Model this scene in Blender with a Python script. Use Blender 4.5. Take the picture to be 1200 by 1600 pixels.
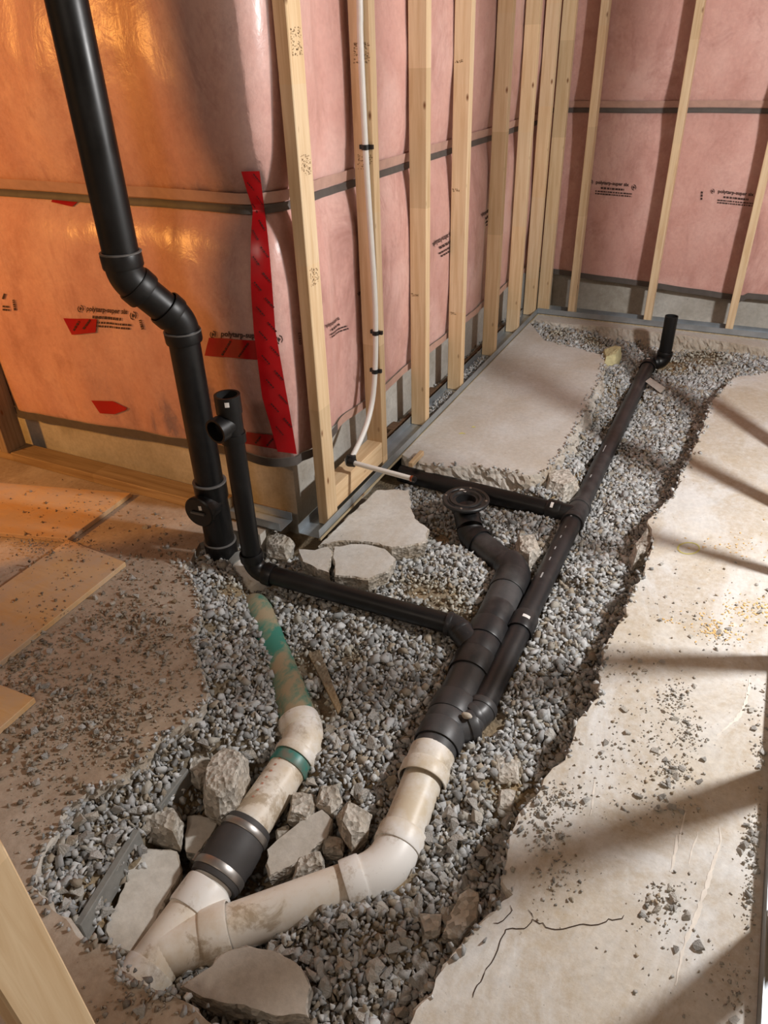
import bpy, bmesh, math, random
import numpy as np
from mathutils import Vector, Matrix, noise, geometry
random.seed(7); rng = np.random.default_rng(7)
for o in list(bpy.data.objects): bpy.data.objects.remove(o)
scene = bpy.context.scene
COL = scene.collection

# ------------------------------------------------------------------ camera
H = 1.35; F = 1140.1271
M = np.array([[0.8993, 0.4363, -0.0280], [0.2140, -0.4930, -0.8433], [-0.3832, 0.7519, -0.5366]])
def _fix():
    yaw, pitch, roll = -0.471375, 0.566415, 0.0331653
    f = np.array([math.sin(yaw)*math.cos(pitch), math.cos(yaw)*math.cos(pitch), -math.sin(pitch)])
    r = np.cross(f, [0, 0, 1]); r /= np.linalg.norm(r); d = np.cross(f, r)
    c, s = math.cos(roll), math.sin(roll)
    return np.array([c*r+s*d, -s*r+c*d, f])
M = _fix()
cam = bpy.data.cameras.new('camera'); camo = bpy.data.objects.new('camera', cam); COL.objects.link(camo)
cam.sensor_fit = 'VERTICAL'; cam.sensor_height = 36; cam.sensor_width = 27
cam.lens = F/1600*36; cam.clip_start = 0.02
camo.matrix_world = Matrix(((M[0][0], -M[1][0], -M[2][0], 0), (M[0][1], -M[1][1], -M[2][1], 0), (M[0][2], -M[1][2], -M[2][2], H), (0, 0, 0, 1)))
scene.camera = camo

# ------------------------------------------------------------------ world, lights, exposure
w = bpy.data.worlds.new('world'); scene.world = w; w.use_nodes = True
bg = w.node_tree.nodes['Background']; bg.inputs[0].default_value = (1.0, 0.74, 0.54, 1); bg.inputs[1].default_value = 0.095
def point(name, loc, power, col, rad):
    l = bpy.data.lights.new(name, 'POINT'); l.energy = power; l.color = col; l.shadow_soft_size = rad
    o = bpy.data.objects.new(name, l); o.location = loc; COL.objects.link(o); return o
point('work_light', (0.99, 1.95, 1.50), 182, (1.0, 0.98, 0.965), 0.085)       # white work light behind the right stud wall
point('warm_lamp', (-3.3, -0.20, 1.45), 155, (1.0, 0.42, 0.085), 0.07)            # incandescent lamp in the left bay
point('fill_light', (-0.5, -1.2, 2.4), 40, (1.0, 0.84, 0.70), 0.25)            # added fill light behind the camera, stands for no known lamp
vs = scene.view_settings; vs.view_transform = 'Standard'; vs.look = 'None'; vs.exposure = 0.0; vs.gamma = 1; vs.use_curve_mapping = False

# ------------------------------------------------------------------ pixel helpers (photo taken as 1200 x 1600)
def ray(x, y): return np.array([(x-600)/F, (y-800)/F, 1.0]) @ M
def PZ(x, y, z=0.0):
    d = ray(x, y); p = d*((z-H)/d[2]); return Vector((p[0], p[1], z))
def PX(x, y, X):
    d = ray(x, y); p = d*(X/d[0]); return Vector((X, p[1], p[2]+H))
def PY(x, y, Y):
    d = ray(x, y); p = d*(Y/d[1]); return Vector((p[0], Y, p[2]+H))
def proj(p):
    c = M @ (np.array(p)-np.array([0, 0, H])); return 600+F*c[0]/c[2], 800+F*c[1]/c[2], c[2]

# ------------------------------------------------------------------ materials
class NT:
    def __init__(s, name):
        s.m = bpy.data.materials.new(name); s.m.use_nodes = True; s.t = s.m.node_tree; s.b = s.t.nodes['Principled BSDF']; s.out = s.t.nodes['Material Output']
        s.tc = s.t.nodes.new('ShaderNodeTexCoord')
    def n(s, typ, **kw):
        nd = s.t.nodes.new(typ)
        for k, v in kw.items():
            if k in nd.inputs: nd.inputs[k].default_value = v
            else: setattr(nd, k, v)
        return nd
    def l(s, a, b): s.t.links.new(a, b)
    def coords(s, scale=(1, 1, 1), src='Object'):
        mp = s.n('ShaderNodeMapping'); mp.inputs['Scale'].default_value = scale; s.l(s.tc.outputs[src], mp.inputs['Vector']); return mp.outputs[0]
    def noise(s, scale, detail=4, rough=.6, vec=None, dist=0.0):
        nd = s.n('ShaderNodeTexNoise', Scale=scale, Detail=detail, Roughness=rough, Distortion=dist)
        s.l(vec if vec is not None else s.coords(), nd.inputs['Vector']); return nd.outputs['Fac']
    def ramp(s, fac, stops):
        r = s.n('ShaderNodeValToRGB'); e = r.color_ramp.elements
        while len(e) < len(stops): e.new(.5)
        for k, (p, c) in enumerate(stops):
            e[k].position = p; e[k].color = c if len(c) == 4 else (*c, 1)
        s.l(fac, r.inputs[0]); return r.outputs[0]
    def mix(s, a, b, fac, mode='MIX'):
        m = s.n('ShaderNodeMix', data_type='RGBA', blend_type=mode)
        for k, v in ((0, fac), (6, a), (7, b)):
            if hasattr(v, 'is_output'): s.l(v, m.inputs[k])
            else: m.inputs[k].default_value = v if k == 0 else ((*v, 1) if len(v) == 3 else v)
        return m.outputs[2]
    def bump(s, h, strength=.4, dist=.01, target=None):
        b = s.n('ShaderNodeBump', Strength=strength, Distance=dist); s.l(h, b.inputs['Height'])
        s.l(b.outputs[0], s.b.inputs['Normal'] if target is None else target); return b.outputs[0]
    def col(s, c):
        if hasattr(c, 'is_output'): s.l(c, s.b.inputs['Base Color'])
        else: s.b.inputs['Base Color'].default_value = (*c, 1)
    def set(s, **kw):
        for k, v in kw.items(): s.b.inputs[k.replace('_', ' ')].default_value = v
        return s
def srgb(r, g, b):
    f = lambda c: ((c/255+.055)/1.055)**2.4 if c/255 > .04045 else c/255/12.92
    return (f(r), f(g), f(b))
MAT = {}
def plain(name, c, rough=.5, metal=0.0, nvar=.15, bump=0.0, scale=30):
    t = NT(name); t.set(Roughness=rough, Metallic=metal)
    nz = t.noise(scale, 5)
    dark = tuple(x*(1-nvar) for x in c); lite = tuple(min(1, x*(1+nvar)) for x in c)
    t.col(t.ramp(nz, [(.3, dark), (.7, lite)]))
    if bump: t.bump(nz, bump, .004)
    MAT[name] = t.m; return t.m
def concrete(name, base, dust, dustamt=.5, rough_bump=.35, spots=True, dirt=None, amt=.5):
    t = NT(name); t.set(Roughness=.9)
    big = t.noise(2.3, 6, .65); fine = t.noise(60, 6, .7); mid = t.noise(9, 6, .7)
    c = t.mix(base, dust, t.ramp(big, [(.5-dustamt*.25, (0, 0, 0)), (.72-dustamt*.2, (1, 1, 1))]))
    c = t.mix(c, tuple(x*.78 for x in base), t.ramp(mid, [(.5, (0, 0, 0)), (.8, (.8, .8, .8))]))
    c = t.mix(c, t.ramp(fine, [(.3, (.62, .62, .62)), (.7, (1, 1, 1))]), .55, 'MULTIPLY')
    if spots:
        v = t.n('ShaderNodeTexVoronoi', Scale=38.0); t.l(t.coords(), v.inputs['Vector'])
        sp = t.ramp(v.outputs['Distance'], [(.05, (1, 1, 1)), (.12, (0, 0, 0))])
        sel = t.ramp(t.noise(14, 2), [(.55, (0, 0, 0)), (.62, (1, 1, 1))])
        c = t.mix(c, tuple(x*.35 for x in base), t.mix((0, 0, 0), sel, sp))
    if dirt:                                                        # trodden-in tan dirt: blotches, streaks and fine grit
        bl = t.ramp(t.noise(3.1, 9, .72, t.coords((1.4, .8, 1)), .7), [(.42, (0, 0, 0)), (.54, (1, 1, 1))])
        gr = t.ramp(t.noise(48, 8, .8), [(.36, (.25,)*3), (.6, (1, 1, 1))])
        c = t.mix(c, dirt, t.mix((0, 0, 0), t.mix((0, 0, 0), gr, bl), amt))
        c = t.mix(c, tuple(x*.45 for x in dirt), t.mix((0, 0, 0), t.ramp(t.noise(130, 3, .6), [(.66, (0, 0, 0)), (.72, (1, 1, 1))]), .55))
    t.col(c)
    t.bump(t.mix(fine, mid, .5), rough_bump, .006)
    MAT[name] = t.m; return t.m
concrete('slab_grey', srgb(222, 221, 218), srgb(212, 204, 190), .36, .35, True, srgb(172, 152, 120), .6)
concrete('slab_left', srgb(208, 194, 178), srgb(180, 160, 138), .5, .35, True, srgb(142, 120, 98), .55)
concrete('broken_face', srgb(214, 208, 198), srgb(168, 152, 130), .3, 1.2, False)
concrete('foundation', srgb(208, 206, 199), srgb(166, 160, 148), .4, .25)
concrete('chunk_smooth', srgb(212, 207, 198), srgb(186, 172, 152), .3, .4)
concrete('slab_pale', srgb(218, 217, 213), srgb(204, 197, 186), .35, .35, True, srgb(176, 160, 136), .35)
t = NT('chunk_rubble'); t.set(Roughness=.95)
v = t.n('ShaderNodeTexVoronoi', Scale=95.0); t.l(t.coords(), v.inputs['Vector'])
t.col(t.mix(t.ramp(v.outputs['Color'], [(.2, srgb(148, 142, 132)), (.8, srgb(208, 202, 192)) ]), srgb(166, 150, 128), t.ramp(t.noise(12, 5), [(.45, (0, 0, 0)), (.7, (.8, .8, .8))])))
t.bump(t.mix(v.outputs['Distance'], t.noise(70, 5), .5), 1.0, .008); MAT['chunk_rubble'] = t.m
t = NT('dirt'); t.set(Roughness=1.0)
t.col(t.mix(t.ramp(t.noise(45, 7, .75), [(.3, srgb(92, 80, 64)), (.7, srgb(156, 143, 122))]), srgb(158, 136, 104), t.ramp(t.noise(3.5, 4), [(.45, (0, 0, 0)), (.6, (1, 1, 1))])))
v = t.n('ShaderNodeTexVoronoi', Scale=110.0); t.l(t.coords(), v.inputs['Vector'])
t.bump(t.mix(v.outputs['Distance'], t.noise(80, 6), .5), .9, .008); MAT['dirt'] = t.m
t = NT('gravel'); t.set(Roughness=.95)
a = t.n('ShaderNodeAttribute', attribute_name='Col')
c = t.mix(a.outputs['Color'], t.ramp(t.noise(160, 5, .7), [(.3, (.78, .77, .76)), (.7, (1.0, 1.0, 1.0))]), .8, 'MULTIPLY'); t.col(c)
t.bump(t.noise(220, 5), .5, .003); MAT['gravel'] = t.m
t = NT('gravel_single'); t.set(Roughness=.95)
oi = t.n('ShaderNodeObjectInfo')
c = t.ramp(oi.outputs['Random'], [(0, srgb(168, 166, 162)), (.3, srgb(208, 207, 204)), (.55, srgb(194, 192, 187)), (.8, srgb(220, 217, 210)), (1, srgb(198, 186, 168))])
c = t.mix(c, t.ramp(t.noise(2.2, 5, .7), [(.3, (.68, .67, .65)), (.7, (1, 1, 1))]), .8, 'MULTIPLY'); t.col(c)
t.bump(t.noise(5, 5), .5, .12); MAT['gravel_single'] = t.m
# wood: spruce studs with finger joints and knots
def wood(name, a, b, axis='Z', joints=True):
    t = NT(name); t.set(Roughness=.72)
    sc = {'Z': (30, 30, 1.6), 'Y': (30, 1.6, 30), 'X': (1.6, 30, 30)}[axis]
    g = t.noise(2.0, 5, .6, t.coords(sc), .6)
    c = t.mix(a, b, t.ramp(g, [(.35, (0, 0, 0)), (.65, (1, 1, 1))]))
    if joints:
        sx = t.n('ShaderNodeSeparateXYZ'); t.l(t.tc.outputs['Object'], sx.inputs[0])
        oi = t.n('ShaderNodeObjectInfo')
        ad = t.n('ShaderNodeMath', operation='MULTIPLY_ADD'); t.l(oi.outputs['Random'], ad.inputs[0]); ad.inputs[1].default_value = 7.0; t.l(sx.outputs[axis], ad.inputs[2])
        dv = t.n('ShaderNodeMath', operation='DIVIDE'); t.l(ad.outputs[0], dv.inputs[0]); dv.inputs[1].default_value = .43
        fl = t.n('ShaderNodeMath', operation='FLOOR'); t.l(dv.outputs[0], fl.inputs[0])
        wn = t.n('ShaderNodeTexWhiteNoise', noise_dimensions='1D'); t.l(fl.outputs[0], wn.inputs['W'])
        c = t.mix(c, t.ramp(wn.outputs['Value'], [(0, (.80, .76, .68)), (.5, (1, 1, 1)), (1, (1, .94, .84))]), .7, 'MULTIPLY')
    ksc = {'Z': (1, 1, .45), 'Y': (1, .45, 1), 'X': (.45, 1, 1)}[axis]
    v = t.n('ShaderNodeTexVoronoi', Scale=15.0); t.l(t.coords(ksc), v.inputs['Vector'])
    k = t.ramp(v.outputs['Distance'], [(.04, (1, 1, 1)), (.11, (0, 0, 0))])
    c = t.mix(c, srgb(120, 74, 36), t.mix((0, 0, 0), t.ramp(v.outputs['Color'], [(.34, (0, 0, 0)), (.42, (1, 1, 1))]), k))
    t.col(c); t.bump(g, .12, .003); MAT[name] = t.m
wood('stud_wood', srgb(229, 204, 168), srgb(211, 180, 140))
wood('stud_wood_y', srgb(229, 204, 168), srgb(211, 180, 140), 'Y')
wood('sill_wood', srgb(196, 180, 146), srgb(150, 132, 104), 'Y', False)
wood('stud_wood_x', srgb(182, 158, 124), srgb(152, 126, 94), 'X')
wood('old_wood', srgb(172, 150, 124), srgb(136, 114, 92), 'Z', False)
wood('brown_wood', srgb(120, 92, 66), srgb(92, 66, 46), 'X', False)
t = NT('plywood'); t.set(Roughness=.8)
g = t.noise(3, 6, .65, t.coords((1.2, 6, 1)), .8)
c = t.mix(t.ramp(g, [(.3, srgb(206, 160, 104)), (.7, srgb(222, 186, 136))]), srgb(196, 172, 148), t.ramp(t.noise(4.5, 7, .75), [(.40, (0, 0, 0)), (.62, (.85, .85, .85))]))
c = t.mix(c, srgb(120, 92, 66), t.ramp(t.noise(26, 6, .8), [(.6, (0, 0, 0)), (.75, (.6, .6, .6))])); t.col(c); MAT['plywood'] = t.m
# insulation and film
t = NT('pink_batt'); t.set(Roughness=1.0)
c = t.mix(t.ramp(t.noise(5, 6, .7), [(.3, srgb(214, 161, 148)), (.7, srgb(228, 182, 170))]), srgb(196, 139, 125), t.ramp(t.noise(14, 6, .75, t.coords((1, 1, .5))), [(.5, (0, 0, 0)), (.75, (.7, .7, .7))]))
c = t.mix(c, srgb(238, 202, 192), t.ramp(t.noise(2.2, 5, .6), [(.48, (0, 0, 0)), (.66, (.7, .7, .7))]))
c = t.mix(c, srgb(182, 123, 110), t.ramp(t.noise(3.4, 7, .75, t.coords((1.2, 1.2, .6)), .8), [(.52, (0, 0, 0)), (.70, (.75, .75, .75))]))
c = t.mix(c, t.ramp(t.noise(70, 5, .8), [(.3, (.86, .85, .85)), (.65, (1, 1, 1))]), 1.0, 'MULTIPLY'); t.col(c)
t.bump(t.noise(40, 6, .75), .35, .01); MAT['pink_batt'] = t.m
t = NT('poly_film'); t.t.nodes.remove(t.b)
tr = t.n('ShaderNodeBsdfTransparent'); tr.inputs[0].default_value = (.97, .96, .955, 1)
gl = t.n('ShaderNodeBsdfGlossy'); gl.inputs['Roughness'].default_value = .26; gl.inputs['Color'].default_value = (1, 1, 1, 1)
df = t.n('ShaderNodeBsdfDiffuse'); df.inputs[0].default_value = (.82, .80, .78, 1)
b = t.n('ShaderNodeBump', Strength=.16, Distance=.02)
nz = t.mix(t.noise(7, 5, .6, t.coords((1, 1, .45)), 1.2), t.noise(26, 4, .6, None, .8), .3); t.l(nz, b.inputs['Height'])
t.l(b.outputs[0], gl.inputs['Normal'])
fr = t.n('ShaderNodeFresnel', IOR=1.27); t.l(b.outputs[0], fr.inputs['Normal'])
m1 = t.n('ShaderNodeMixShader'); m1.inputs[0].default_value = .10; t.l(tr.outputs[0], m1.inputs[1]); t.l(df.outputs[0], m1.inputs[2])
m2 = t.n('ShaderNodeMixShader'); t.l(fr.outputs[0], m2.inputs[0]); t.l(m1.outputs[0], m2.inputs[1]); t.l(gl.outputs[0], m2.inputs[2])
t.l(m2.outputs[0], t.out.inputs['Surface']); MAT['poly_film'] = t.m
plain('strap_dark', srgb(88, 82, 78), .6); plain('seam_tape', srgb(190, 154, 140), .35, 0, .1)
t = NT('red_tape'); t.set(Roughness=.28, Specular_IOR_Level=.4); t.col(t.ramp(t.noise(9, 4), [(.3, srgb(150, 6, 14)), (.7, srgb(178, 14, 22))])); MAT['red_tape'] = t.m
plain('tape_ink', srgb(70, 8, 12), .5); plain('print_ink', srgb(66, 46, 42), .7, 0, .25, 0, 60); plain('stamp_ink', srgb(150, 122, 88), .8)
# pipes
def abs_mat(name, dust, c=(22, 22, 23)):
    t = NT(name); t.set(Roughness=.38, Specular_IOR_Level=.5)
    d = t.ramp(t.noise(7, 6, .7), [(.5, (0, 0, 0)), (.85, (dust,)*3)])
    cc = t.mix(srgb(*c), srgb(118, 117, 115), d); f = t.ramp(t.noise(90, 5, .8), [(.62, (0, 0, 0)), (.8, (dust*.8,)*3)])
    t.col(t.mix(cc, srgb(150, 140, 126), f))
    t.l(t.ramp(t.noise(6, 5), [(.3, (.3,)*3), (.7, (.5,)*3)]), t.b.inputs['Roughness']); MAT[name] = t.m
abs_mat('abs_clean', .10, (13, 13, 14)); abs_mat('abs_dusty', .38, (38, 38, 40)); abs_mat('abs_grey', .4, (62, 62, 64)); abs_mat('abs_flange', .3, (40, 40, 41))
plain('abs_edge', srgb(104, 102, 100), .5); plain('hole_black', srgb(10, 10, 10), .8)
t = NT('pvc_white'); t.set(Roughness=.42)
sx = t.n('ShaderNodeSeparateXYZ'); t.l(t.tc.outputs['Normal'], sx.inputs[0])
ge = t.n('ShaderNodeNewGeometry'); sg = t.n('ShaderNodeSeparateXYZ'); t.l(ge.outputs['Normal'], sg.inputs[0])
st = t.ramp(t.noise(11, 7, .75), [(.54, (0, 0, 0)), (.66, (1, 1, 1))])
c = t.mix(srgb(240, 238, 234), srgb(216, 202, 178), t.ramp(t.noise(4, 6, .7), [(.5, (0, 0, 0)), (.66, (1, 1, 1))]))
c = t.mix(c, srgb(164, 146, 120), t.mix((0, 0, 0), st, .75))
c = t.mix(c, srgb(126, 110, 92), t.ramp(t.noise(38, 6, .8), [(.64, (0, 0, 0)), (.74, (.8, .8, .8))])); t.col(c); MAT['pvc_white'] = t.m
t = NT('pvc_cream'); t.set(Roughness=.45)
c = t.mix(srgb(238, 232, 222), srgb(222, 206, 182), t.ramp(t.noise(6, 6, .7), [(.45, (0, 0, 0)), (.65, (1, 1, 1))]))
c = t.mix(c, srgb(172, 152, 124), t.ramp(t.noise(8, 7, .7, None, .5), [(.53, (0, 0, 0)), (.60, (.75, .75, .75))]))
c = t.mix(c, srgb(150, 128, 104), t.ramp(t.noise(30, 7, .8), [(.62, (0, 0, 0)), (.75, (.7, .7, .7))])); t.col(c); MAT['pvc_cream'] = t.m
t = NT('pvc_green'); t.set(Roughness=.6)
t.col(t.mix(srgb(62, 132, 116), srgb(164, 148, 120), t.ramp(t.noise(9, 6, .65, t.coords((1, .35, 1))), [(.43, (0, 0, 0)), (.53, (1, 1, 1))]))); MAT['pvc_green'] = t.m
t = NT('green_band'); t.set(Roughness=.4); t.col(t.mix(srgb(40, 132, 122), srgb(118, 118, 106), t.ramp(t.noise(14, 4), [(.44, (0, 0, 0)), (.58, (1, 1, 1))]))); MAT['green_band'] = t.m
plain('rubber', srgb(66, 64, 64), .62, 0, .12); plain('steel_clamp', srgb(176, 172, 168), .42, .9, .1)
plain('galv', srgb(176, 184, 190), .42, .75, .15, .05, 14); plain('sticker', srgb(235, 232, 228), .5, 0, .03)
plain('pex', srgb(226, 224, 218), .4, 0, .03); plain('clip_black', srgb(20, 20, 20), .45); plain('copper', srgb(170, 100, 70), .35, .9)
plain('crack', srgb(58, 44, 34), 1.0); plain('scrape', srgb(222, 215, 205), .9, 0, .12); plain('marker', srgb(208, 202, 120), .9)
plain('sawdust', srgb(224, 186, 122), 1.0, 0, .2, .3, 120); plain('fibre_board', srgb(132, 132, 128), .9, 0, .15, .2, 40)
plain('scrap_film', srgb(196, 196, 190), .25); plain('foam_yellow', srgb(190, 182, 140), .9, 0, .2, .4, 60); plain('red_print', srgb(206, 146, 124), .7); plain('pipe_print', srgb(170, 170, 170), .6)

# ------------------------------------------------------------------ mesh helpers
def tagit(o, label=None, cat=None, group=None, kind=None):
    if label: o['label'] = label
    if cat: o['category'] = cat
    if group: o['group'] = group
    if kind: o['kind'] = kind
    return o
def empty(name, loc, label=None, cat=None, group=None, kind=None):
    o = bpy.data.objects.new(name, None); o.empty_display_size = .05; COL.objects.link(o); o.location = loc
    return tagit(o, label, cat, group, kind)
def root_loc(p):
    L = Vector((0, 0, 0))
    while p is not None: L += Vector(p.location); p = p.parent
    return L
class MB:
    def __init__(s): s.v = []; s.f = []
    def add(s, vs, fs):
        n = len(s.v); s.v += [Vector(v) for v in vs]; s.f += [[i+n for i in f] for f in fs]; return s
    def box(s, lo, hi):
        x0, y0, z0 = lo; x1, y1, z1 = hi
        return s.add([(x0, y0, z0), (x1, y0, z0), (x1, y1, z0), (x0, y1, z0), (x0, y0, z1), (x1, y0, z1), (x1, y1, z1), (x0, y1, z1)],
                     [[3, 2, 1, 0], [4, 5, 6, 7], [0, 1, 5, 4], [1, 2, 6, 5], [2, 3, 7, 6], [3, 0, 4, 7]])
    def tube(s, pts, rads, seg=28, cap0=True, cap1=True, ref=None):
        pts = [Vector(p) for p in pts]; n = len(pts)
        # tangents; duplicate points (steps in radius) share the neighbours' tangent
        tan = []
        for i in range(n):
            a = i
            while a > 0 and (pts[a]-pts[i]).length < 1e-6: a -= 1
            b = i
            while b < n-1 and (pts[b]-pts[i]).length < 1e-6: b += 1
            d1 = (pts[i]-pts[a]); d2 = (pts[b]-pts[i])
            d1 = d1.normalized() if d1.length > 1e-6 else Vector((0, 0, 0)); d2 = d2.normalized() if d2.length > 1e-6 else Vector((0, 0, 0))
            tan.append((d1+d2).normalized())
        u = ref or (Vector((0, 0, 1)) if abs(tan[0].z) < .9 else Vector((0, 1, 0)))
        rings = []
        for i in range(n):
            u = (u-tan[i]*u.dot(tan[i])).normalized(); w_ = tan[i].cross(u)
            rings.append([pts[i]+(u*math.cos(2*math.pi*k/seg)+w_*math.sin(2*math.pi*k/seg))*rads[i] for k in range(seg)])
        b = len(s.v)
        for r in rings: s.v += r
        for i in range(n-1):
            for k in range(seg):
                k2 = (k+1) % seg; s.f.append([b+i*seg+k, b+i*seg+k2, b+(i+1)*seg+k2, b+(i+1)*seg+k])
        if cap0: s.f.append([b+k for k in range(seg)][::-1])
        if cap1: s.f.append([b+(n-1)*seg+k for k in range(seg)])
        return s
    def lathe(s, c, axis, prof, seg=40):
        c = Vector(c); axis = Vector(axis).normalized(); u = (Vector((1, 0, 0)) if abs(axis.x) < .8 else Vector((0, 1, 0))); u = (u-axis*u.dot(axis)).normalized(); w_ = axis.cross(u); b = len(s.v); n = len(prof)
        for h, r in prof: s.v += [c+axis*h+(u*math.cos(2*math.pi*k/seg)+w_*math.sin(2*math.pi*k/seg))*r for k in range(seg)]
        for i in range(n-1):
            for k in range(seg): k2 = (k+1) % seg; s.f.append([b+i*seg+k, b+i*seg+k2, b+(i+1)*seg+k2, b+(i+1)*seg+k])
        return s
    def prism(s, poly, z0, z1):
        n = len(poly); b = len(s.v)
        s.v += [Vector((p[0], p[1], z0)) for p in poly]+[Vector((p[0], p[1], z1)) for p in poly]
        s.f.append([b+i for i in range(n)][::-1]); s.f.append([b+n+i for i in range(n)])
        for i in range(n):
            j = (i+1) % n; s.f.append([b+i, b+j, b+n+j, b+n+i])
        return s
    def build(s, name, mat, parent=None, smooth=None, bevel=0, recalc=True):
        L = root_loc(parent)
        me = bpy.data.meshes.new(name); me.from_pydata([tuple(v-L) for v in s.v], [], s.f)
        if recalc or bevel:
            bm = bmesh.new(); bm.from_mesh(me)
            if recalc: bmesh.ops.recalc_face_normals(bm, faces=bm.faces)
            if bevel:
                bmesh.ops.bevel(bm, geom=[e for e in bm.edges if len(e.link_faces) == 2 and e.calc_face_angle(0) > .6], offset=bevel, segments=1, affect='EDGES')
            bm.to_mesh(me); bm.free()
        o = bpy.data.objects.new(name, me); COL.objects.link(o); o.parent = parent
        if isinstance(mat, (list, tuple)):
            for m_ in mat: me.materials.append(MAT[m_])
        else: me.materials.append(MAT[mat])
        if smooth is not None:
            me.shade_smooth(); me.set_sharp_from_angle(angle=math.radians(smooth))
        me.update(); return o
def link_mesh(name, me, parent=None):
    o = bpy.data.objects.new(name, me); COL.objects.link(o); o.parent = parent; return o
def arc(a, b, c, r, n=8):
    """fillet of the corner a-b-c with radius r: points from the first to the second tangent point"""
    a, b, c = Vector(a), Vector(b), Vector(c); d1 = (a-b).normalized(); d2 = (c-b).normalized()
    ang = d1.angle(d2); tl = r/math.tan(ang/2); p1 = b+d1*tl; p2 = b+d2*tl
    ctr = b+(d1+d2).normalized()*(r/math.sin(ang/2)); v1 = p1-ctr; v2 = p2-ctr; tot = v1.angle(v2); out = []
    for i in range(n+1):
        k = i/n; out.append(ctr+(v1*math.sin((1-k)*tot)+v2*math.sin(k*tot))/math.sin(tot))
    return out
def nz(*p): return noise.noise(Vector(p if len(p) == 3 else (*p, 0)))

# ------------------------------------------------------------------ setting: foundation walls
YL, XP, YB = 1.765, -1.235, 4.41            # concrete faces: left wall, centre wall, back wall
def st(o): o['kind'] = 'structure'; return o
st(MB().box((-4.2, YL, -.3), (XP, YL+.2, 2.6)).build('wall_left', 'foundation'))
st(MB().box((XP-.2, YL+.2, -.3), (XP, YB+.2, 2.6)).build('wall_center', 'foundation'))
st(MB().box((XP, YB, -.3), (2.6, YB+.2, 2.6)).build('wall_back', 'foundation'))

# ------------------------------------------------------------------ floor: slabs, trench bed
floor = st(empty('floor', (0, 0, 0)))
def rough_line(pts, amp=.006, step=.012, seed=0):
    out = []
    for i in range(len(pts)-1):
        a, b = Vector(pts[i]), Vector(pts[i+1]); L = (b-a).length; k = max(1, int(L/step)); d = (b-a).normalized(); nn = Vector((-d.y, d.x, 0))
        for j in range(k):
            p = a.lerp(b, j/k); q = nz(p.x*40+seed, p.y*40, 3.1)*amp+nz(p.x*14+seed, p.y*14, 9)*amp*1.6
            out.append(p+nn*q*(1 if j else .5))
    out.append(Vector(pts[-1])); return out
def slab_mesh(name, rough, closing, mat, thick=.105, parent=None, lean=.012, ztop=0.0, seed=0):
    """rough: broken outline (world points), closing: straight points that close it; broken sides get rows of ragged relief"""
    r = rough_line(rough, .006, .011, seed); n = len(r); poly = r+[Vector(p) for p in closing]; N = len(poly)
    area = sum(poly[i].x*poly[(i+1) % N].y-poly[(i+1) % N].x*poly[i].y for i in range(N))
    sgn = 1 if area > 0 else -1
    mb = MB(); rows = [(0, 0), (.006, .05), (.018, .15), (.031, .3), (.045, .45), (.060, .6), (.076, .75), (thick*.88, .9), (thick, 1)]; rj = random.Random(seed)
    nor = []
    for i in range(N):
        d = (poly[(i+1) % N]-poly[i-1]); d.z = 0; d.normalize(); nor.append(Vector((d.y, -d.x, 0))*sgn)
    for dz, k in rows:
        for i, p in enumerate(poly):
            off = 0
            if i < n and dz > 0:
                off = lean*k+(.012*nz(p.x*60+seed, p.y*60, dz*110)+.010*nz(p.x*22, p.y*22, dz*45+seed))*min(1, dz/.02)+rj.uniform(-.003, .003)+.004
            mb.v.append(Vector((p.x, p.y, ztop-dz+(rj.uniform(-.004, .004) if 0 < dz < thick and i < n else 0)))+nor[i]*off)
    R = len(rows)
    for q in range(R-1):
        for i in range(N):
            j = (i+1) % N; mb.f.append([q*N+i, q*N+j, (q+1)*N+j, (q+1)*N+i])
    nf = len(mb.f); mb.f.append([i for i in range(N)])
    o = mb.build(name, [mat, 'broken_face'], parent)
    for pl in o.data.polygons: pl.material_index = 0 if len(pl.vertices) > 4 else 1
    return o, [(p.x, p.y) for p in poly]
W = lambda L, z=0: [PZ(x, y, z) for x, y in L]
left_edge = [(300, 872), (288, 884), (308, 922), (312, 958), (302, 1005), (318, 1062), (322, 1100), (292, 1126), (250, 1150), (215, 1190), (170, 1222), (128, 1246), (100, 1262), (84, 1300), (62, 1335), (52, 1375), (80, 1420), (108, 1445), (128, 1468), (165, 1478), (182, 1515), (240, 1545), (298, 1568), (335, 1610)]
slab_l, poly_l = slab_mesh('slab', W(left_edge), [(-.37, .22, 0), (-.30, .05, 0), (-.30, -1.5, 0), (-3.4, -1.5, 0), (-3.4, YL, 0), (-1.28, YL, 0), (-1.28, 1.60, 0), (-1.40, 1.585, 0), (-1.435, 1.48, 0)], 'slab_left', parent=floor, seed=1, lean=-.008)
right_edge = [(1216, 578), (1145, 590), (1112, 628), (1100, 662), (1092, 690), (1066, 738), (1060, 762), (1032, 796), (1014, 812), (1022, 842), (1006, 892), (982, 942), (962, 984), (946, 1010), (935, 1050), (941, 1086), (902, 1130), (884, 1188), (852, 1218), (842, 1238), (820, 1262), (797, 1308), (793, 1342), (786, 1378), (802, 1398), (770, 1430), (738, 1462), (702, 1500), (678, 1542), (634, 1612)]
slab_r, poly_r = slab_mesh('slab', W(right_edge), [(-.25, .25, 0), (-.298, .05, 0), (-.298, -1.5, 0), (2.6, -1.5, 0), (2.6, 3.6, 0)], 'slab_grey', parent=floor, lean=-.03, seed=2)
isl_edge = [(636, 714), (668, 725), (700, 729), (735, 726), (786, 734), (828, 744), (850, 738), (864, 722), (884, 696), (908, 650), (934, 598), (946, 556), (900, 543), (850, 532)]
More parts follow.
